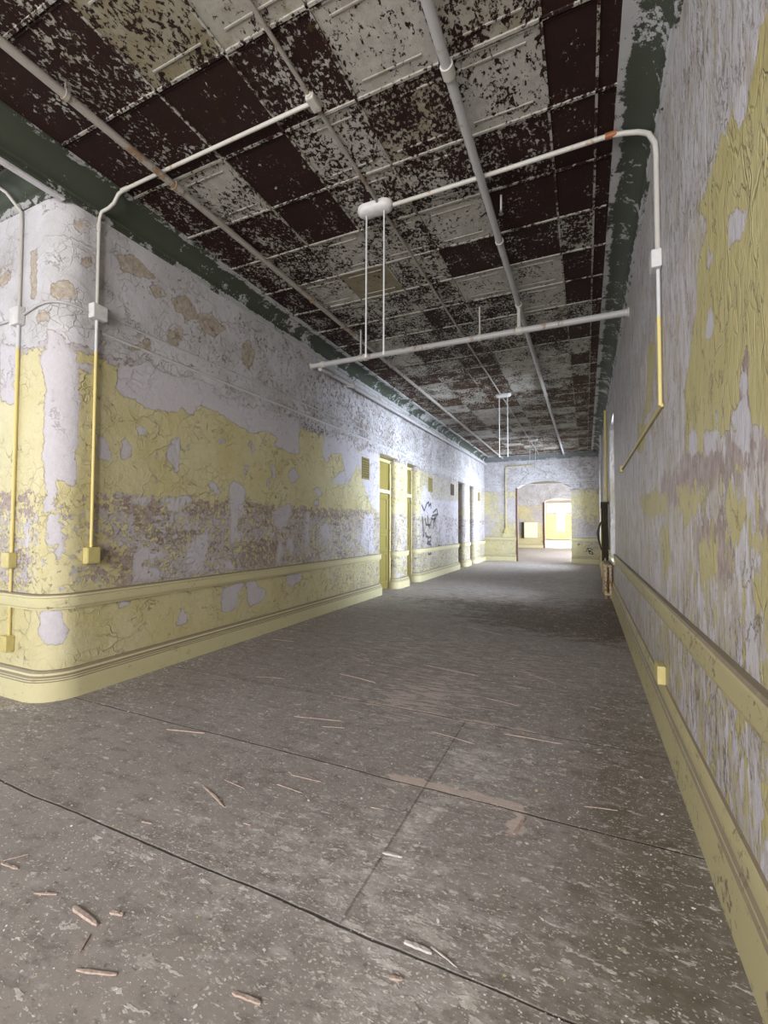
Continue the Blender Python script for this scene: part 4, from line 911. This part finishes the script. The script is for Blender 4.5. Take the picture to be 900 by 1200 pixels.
tag(strokes(GRAF,'x',XL,.029).build('graffiti',M['ink'],wall_left),'black sprayed scribble')
FG=[[(.02,.50),(.08,.56),(.16,.55),(.22,.50)],[(.06,.44),(.12,.47),(.10,.38),(.16,.36)],[(-.02,.46),(.04,.45)],[(.18,.44),(.22,.40),(.19,.34),(.24,.36)],[(.08,.52),(.10,.44)],[(.16,.50),(.14,.42)],[(-.26,.66),(-.20,.70)]]
tag(strokes(FG,'y',YF,.017).build('graffiti',M['ink'],wall_far),'small black scribble')

# ------------------------------------------------------------------ radiator, hose, risers on the far right
rd=empty('radiator',(.36,9.6,0),'rust streaked cream radiator under the right wall window','radiator')
for i in range(12):
    y=9.12+i*.085; s=MB()
    for xx in (.325,.405): s.tube([(xx,y,.07),(xx,y,.11),(xx,y,.57),(xx,y,.60)],[.018,.024,.024,.018],10)
    s.lathe((.295,y,.60),(1,0,0),[(0,.006),(.006,.03),(.13,.03),(.136,.006)],10); s.lathe((.295,y,.085),(1,0,0),[(0,.006),(.006,.03),(.13,.03),(.136,.006)],10)
    if i in (0,11): s.tube([(.325,y,.07),(.32,y,.0)],[.02,.024],8); s.tube([(.405,y,.07),(.41,y,.0)],[.02,.024],8)
    s.build('radiator_section',M['radiator'],rd,True)
MB().tube([(.365,9.10,.085),(.365,10.10,.085)],.016,8).build('bottom_pipe',M['radiator'],rd,True)
MB().tube([(.365,10.06,.085),(.365,10.16,.085),(.365,10.18,0)],.014,8).build('supply_pipe',M['pipe_grey'],rd,True)
hs=empty('hanging_hose',(.37,10.5,.5),'dark folded hose hanging from a rack behind the radiator','hose')
for k in range(5):
    x0=.315+.026*k; yy=10.5; h=MB()
    ztop=1.80-.01*(k%2); zb=.56+.05*((k*7)%3)
    h.tube([(x0,yy-.05,zb+.02),(x0+.004,yy-.045,1.0),(x0-.002,yy-.04,1.5),(x0,yy-.035,ztop-.05),(x0,yy,ztop),(x0,yy+.035,ztop-.05),(x0+.002,yy+.05,1.2),(x0,yy+.045,zb+.05),(x0,yy+.005,zb)],.0125,8); h.build('hose_fold',M['hose'],hs,True)
MB().tube([(.30,10.46,1.42),(.262,10.46,1.33),(.232,10.46,1.18),(.246,10.46,1.05),(.275,10.46,.92),(.30,10.46,.82)],[.012,.02,.024,.02,.016,.012],8).build('bulging_loop',M['hose'],hs,True)
r_=MB(); r_.bbox(.29,10.40,1.80,XR-.002,10.60,1.835,.005); r_.bbox(.29,10.42,1.70,.302,10.58,1.80,.003); r_.build('hose_rack',M['dark'],hs)
pp=MB(); pp.tube([(.300,10.55,.25),(.300,10.55,1.80)],.010,8); pp.build('drain_pipe',M['pipe_yellow'],hs,True)
rs=empty('riser_pipe',(.41,10.75,0),'pale riser pipe on the right wall above the dark hose','pipe')
MB().tube([(.41,10.75,0),(.41,10.75,3.84)],.026,10).build('pipe_run',M['pipe_yellow'],rs,True)
couplings(rs,'pipe_yellow',[((.41,10.75,1.85),(0,0,1)),((.41,10.75,3.2),(0,0,1))],.026)
rs=empty('riser_pipe',(.40,13.6,0),'thinner riser pipe farther along the right wall, before the far window','pipe')
MB().tube([(.40,13.6,0),(.40,13.6,3.84)],.03,10).build('pipe_run',M['pipe_lilac'],rs,True)
couplings(rs,'pipe_yellow',[((.40,13.6,2.4),(0,0,1))],.03)

# ------------------------------------------------------------------ beyond the archway
bd=empty('notice_board',(-3.15,Y2-.03,.62),'blank cream board on the wall seen through the first archway','board')
b=MB(); b.bbox(-3.55,Y2-.10,.62,-2.76,Y2-.02,1.60,.01); b.build('panel',M['board'],bd)
b=MB(); b.box(-3.70,Y2-.12,.60,-3.56,Y2-.015,1.62); b.build('shadow_strip',M['dark'],bd)  # dark strip standing for the shadow at the board's left edge

# ------------------------------------------------------------------ litter on the floor
SPL=[((-1.75,1.70),(-1.54,1.62),.010,'dark edged wood splinter in the middle left foreground, lying diagonally'),((-1.70,1.79),(-1.55,1.77),.006,'thin splinter just beyond the diagonal dark splinter'),
((-1.43,1.87),(-1.27,1.86),.007,'nearer of two parallel pale splinters in mid floor'),((-1.42,1.97),(-1.24,1.98),.007,'farther of two parallel pale splinters in mid floor'),
((-1.60,.99),(-1.46,.98),.016,'broad pinkish lath piece in the left foreground beside a crumb pile'),((-1.37,.86),(-1.25,.90),.009,'straight pale lath piece nearest the bottom left foreground'),
((-.91,1.00),(-.82,1.01),.010,'short pinkish chip of lath at the bottom centre'),((-2.07,1.01),(-2.02,1.07),.006,'thin sliver at the left picture edge'),((-2.06,1.00),(-1.97,1.01),.010,'thicker pinkish piece at the left picture edge'),
((-1.79,.97),(-1.71,1.0),.008,'small lath crumb left of the broad lath piece'),((-2.45,2.07),(-2.19,2.13),.012,'long pale splinter on the second floor joint near the rounded corner'),((-1.79,1.39),(-1.74,1.40),.008,'tiny pink chip between the near joint and the diagonal splinter'),
((-.92,1.90),(-.86,1.91),.008,'small pale chip left of the pale rubbed patch'),((-.53,1.34),(-.44,1.34),.014,'pale flat curl of wood on the near joint at right'),((-.45,1.36),(-.36,1.33),.005,'thin curved sliver right of the flat curl on the near joint'),
((-.53,1.22),(-.49,1.23),.010,'stubby chip in front of the near joint at bottom right'),((-.02,2.32),(.12,2.35),.007,'pinkish splinter near the right skirting'),((-.29,1.99),(-.26,2.12),.014,'frayed block of splintered wood at the torn floor edge'),
((-.75,1.66),(-.67,1.67),.014,'white curled scrap on the pale rubbed patch'),((-1.42,.90),(-1.45,.95),.007,'crumb of lath above the straight pale lath piece'),((-1.38,1.57),(-1.34,1.57),.008,'small pink chip in front of the pair of parallel splinters'),
((-3.30,4.19),(-3.01,4.21),.009,'long splinter lying near the left skirting'),((-1.98,3.47),(-1.61,3.40),.012,'long pinkish splinter left of the scuffed area'),((-1.37,4.02),(-.87,3.93),.012,'longest pinkish strip lying across the scuffed area'),
((-.47,4.17),(-.25,4.03),.011,'splinter right of the scuffed area in mid floor'),((-1.39,5.78),(-.91,5.50),.014,'distant splinter in front of the dark stain'),((-1.83,2.57),(-1.50,2.64),.009,'splinter between the second and third floor joints, left one'),
((-1.57,2.52),(-1.43,2.56),.008,'short splinter beside the left one between second and third joints'),((-.48,2.91),(-.14,2.92),.010,'pinkish strip along the third floor joint'),((-1.47,1.03),(-1.42,1.04),.012,'broken crumb at the end of the broad lath piece'),
((-2.6,3.1),(-2.35,3.16),.008,'pinkish splinter in the left half of the floor past the second joint'),((-.9,2.75),(-.62,2.70),.008,'splinter crossing the lengthwise floor joint'),((-2.15,3.95),(-1.9,3.9),.009,'thin pink splinter left of the longest strip'),((-.7,3.45),(-.45,3.4),.009,'short strip inside the scuffed area at its right end')]
for (a,b,wd,lab) in SPL:
    wd*=.62; rr=random.Random(lab); L=math.hypot(b[0]-a[0],b[1]-a[1]); tx,ty=(b[0]-a[0])/L,(b[1]-a[1])/L; n=7; h=min(.006,wd*.6)
    vs=[];bow=rr.uniform(-.015,.015)*L
    for i in range(n+1):
        t=i/n; ww=wd*(.25+.75*min(1,7*t+.35)*min(1,5*(1-t)+.2))*rr.uniform(.75,1.2); oy=bow*math.sin(PI*t)
        c=(a[0]+(b[0]-a[0])*t-ty*oy,a[1]+(b[1]-a[1])*t+tx*oy); z=.0015+.35*h*abs(math.sin(3*t+bow*40)); 
        for s_,zz in ((-1,z),(1,z),(.72,z+h*rr.uniform(.7,1.1)),(-.6,z+h*rr.uniform(.7,1.1))): vs.append((c[0]-ty*ww*s_,c[1]+tx*ww*s_,zz))
    vs=[(v[0],v[1],v[2]-min(q[2] for q in vs)+.0006) for v in vs]
    f=[(3,2,1,0),(n*4,n*4+1,n*4+2,n*4+3)]+[(i*4+k,i*4+(k+1)%4,(i+1)*4+(k+1)%4,(i+1)*4+k) for i in range(n) for k in range(4)]
    o=MB().add(vs,f).build('wood_splinter',M['pale_chip'] if 'white' in lab or 'flat curl' in lab else M['lath'],origin=((a[0]+b[0])/2,(a[1]+b[1])/2,0))
    tag(o,lab,'splinter','wood splinters on the floor')
m=MB(); rr=random.Random(11)
def chip(x,y,s):
    a=rr.uniform(0,PI); k=rr.choice([4,5,5,6]); tilt=rr.uniform(-.25,.25); tl2=rr.uniform(-.25,.25); P=[]
    el=rr.uniform(.4,1)
    for i in range(k):
        q=2*PI*i/k+rr.uniform(-.3,.3); r_=s*rr.uniform(.7,1.15); u,v=r_*math.cos(q),r_*math.sin(q)*el
        P.append((x+u*math.cos(a)-v*math.sin(a),y+u*math.sin(a)+v*math.cos(a),s*.3+u*tilt+v*tl2))
    z0=min(p[2] for p in P)-.0008; P=[(p[0],p[1],p[2]-z0) for p in P]; o=len(m.v)
    B=[(p[0],p[1],p[2]-.0007) for p in P]
    m.add(P+B,[tuple(range(k)),tuple(range(2*k-1,k-1,-1))]+[(i,k+i,k+(i+1)%k,(i+1)%k) for i in range(k)])
n=0
while n<6500:
    y=.55+rr.random()**1.35*7.5; x=rr.uniform(-3.5,.40)
    if any(min(a[0],b[0])-.03<x<max(a[0],b[0])+.03 and min(a[1],b[1])-.03<y<max(a[1],b[1])+.03 for a,b,_,_ in SPL): continue
    if rr.random()<.45+.5*math.exp(-((x-.1)/.9)**2)+(.4 if x<-3.2 else 0):
        chip(x,y,rr.choice([.0015,.002,.002,.0025,.003,.0035,.006])*(1+.05*y)*rr.uniform(.7,1.3)); n+=1
for _ in range(260): chip(rr.uniform(-3.53,-3.30),rr.uniform(2.3,7.5),rr.uniform(.004,.011))
for _ in range(160): chip(rr.uniform(-4.2,-3.45),rr.uniform(1.80,1.93),rr.uniform(.004,.009))
tag(m.build('paint_flakes',M['flake']),'scattered pale paint flakes and plaster crumbs all over the floor','litter',None,'stuff')

# ------------------------------------------------------------------ daylight, and fill lamps at the added windows
W_=bpy.data.worlds.new('daylight'); bpy.context.scene.world=W_; W_.use_nodes=True
bg=W_.node_tree.nodes['Background']; bg.inputs[0].default_value=(.88,.94,1,1); bg.inputs[1].default_value=WORLD
def area(name,loc,rot,sx,sy,power,col=(1,1,1),spread=180):
    l=bpy.data.lights.new(name,'AREA'); l.shape='RECTANGLE'; l.size=sx; l.size_y=sy; l.energy=power; l.color=col; l.spread=math.radians(spread)
    o=bpy.data.objects.new(name,l); C.objects.link(o); o.location=loc; o.rotation_euler=rot; return o
for k,(a,b) in enumerate(RW): area('fill_rear_window',((a+b)/2,-4.25,2.1),(PI/2,0,0),b-a,2.75,P_REAR,(1,.98,.95))  # fill lamps added behind the viewpoint
area('fill_passage_window',(-7.45,-.2,2.1),(PI/2,0,-PI/2),2.8,2.75,P_SIDE,(.93,.96,1))  # fill lamp added at the unseen end of the passage
for (a,b),p,sp_ in (((8.5,9.1),P_W1,84),(W3,P_W3,115)): area('daylight_right_window',(XR+.55,(a+b)/2,(SILL+WH)/2),(PI/2,0,PI/2),b-a,WH-SILL,p,(.82,.88,1),sp_)
for a,b in G: area('fill_second_hall',(2.7,(a+b)/2,2.15),(PI/2,0,PI/2),b-a,2.5,P_G,(.95,.97,1))  # lamps added to brighten the second hall, sources unseen
for a,b in G3:
    area('fill_last_room',(2.7,(a+b)/2,2.15),(PI/2,0,PI/2),b-a,2.5,P_G3,(1,.97,.9)); area('fill_last_room',(-6.7,(a+b)/2,2.15),(PI/2,0,-PI/2),b-a,2.5,P_G3,(1,.97,.9))  # strong lamps added on both sides for the last room's glow

# ------------------------------------------------------------------ camera
cam=bpy.data.cameras.new('camera'); co=bpy.data.objects.new('camera',cam); C.objects.link(co)
import mathutils
yaw,pit,rol=.4243,.0328,.0034
fw=mathutils.Vector((-math.sin(yaw)*math.cos(pit),math.cos(yaw)*math.cos(pit),math.sin(pit))); r0=mathutils.Vector((math.cos(yaw),math.sin(yaw),0)); u0=r0.cross(fw)
rx=r0*math.cos(rol)+u0*math.sin(rol); ux=-r0*math.sin(rol)+u0*math.cos(rol)
mt=mathutils.Matrix((rx,ux,-fw)).transposed(); co.matrix_world=mathutils.Matrix.Translation((0,0,1.3))@mt.to_4x4()
cam.sensor_fit='HORIZONTAL'; cam.sensor_width=36; cam.lens=523/900*36; cam.clip_start=.05; cam.clip_end=200
sc=bpy.context.scene; sc.camera=co
sc.view_settings.view_transform='Standard'; sc.view_settings.look='None'; sc.view_settings.gamma=1; sc.view_settings.use_curve_mapping=False; sc.view_settings.exposure=EXPOSURE
sc.cycles.use_denoising=True; sc.cycles.max_bounces=10; sc.cycles.diffuse_bounces=6; sc.cycles.sample_clamp_indirect=8
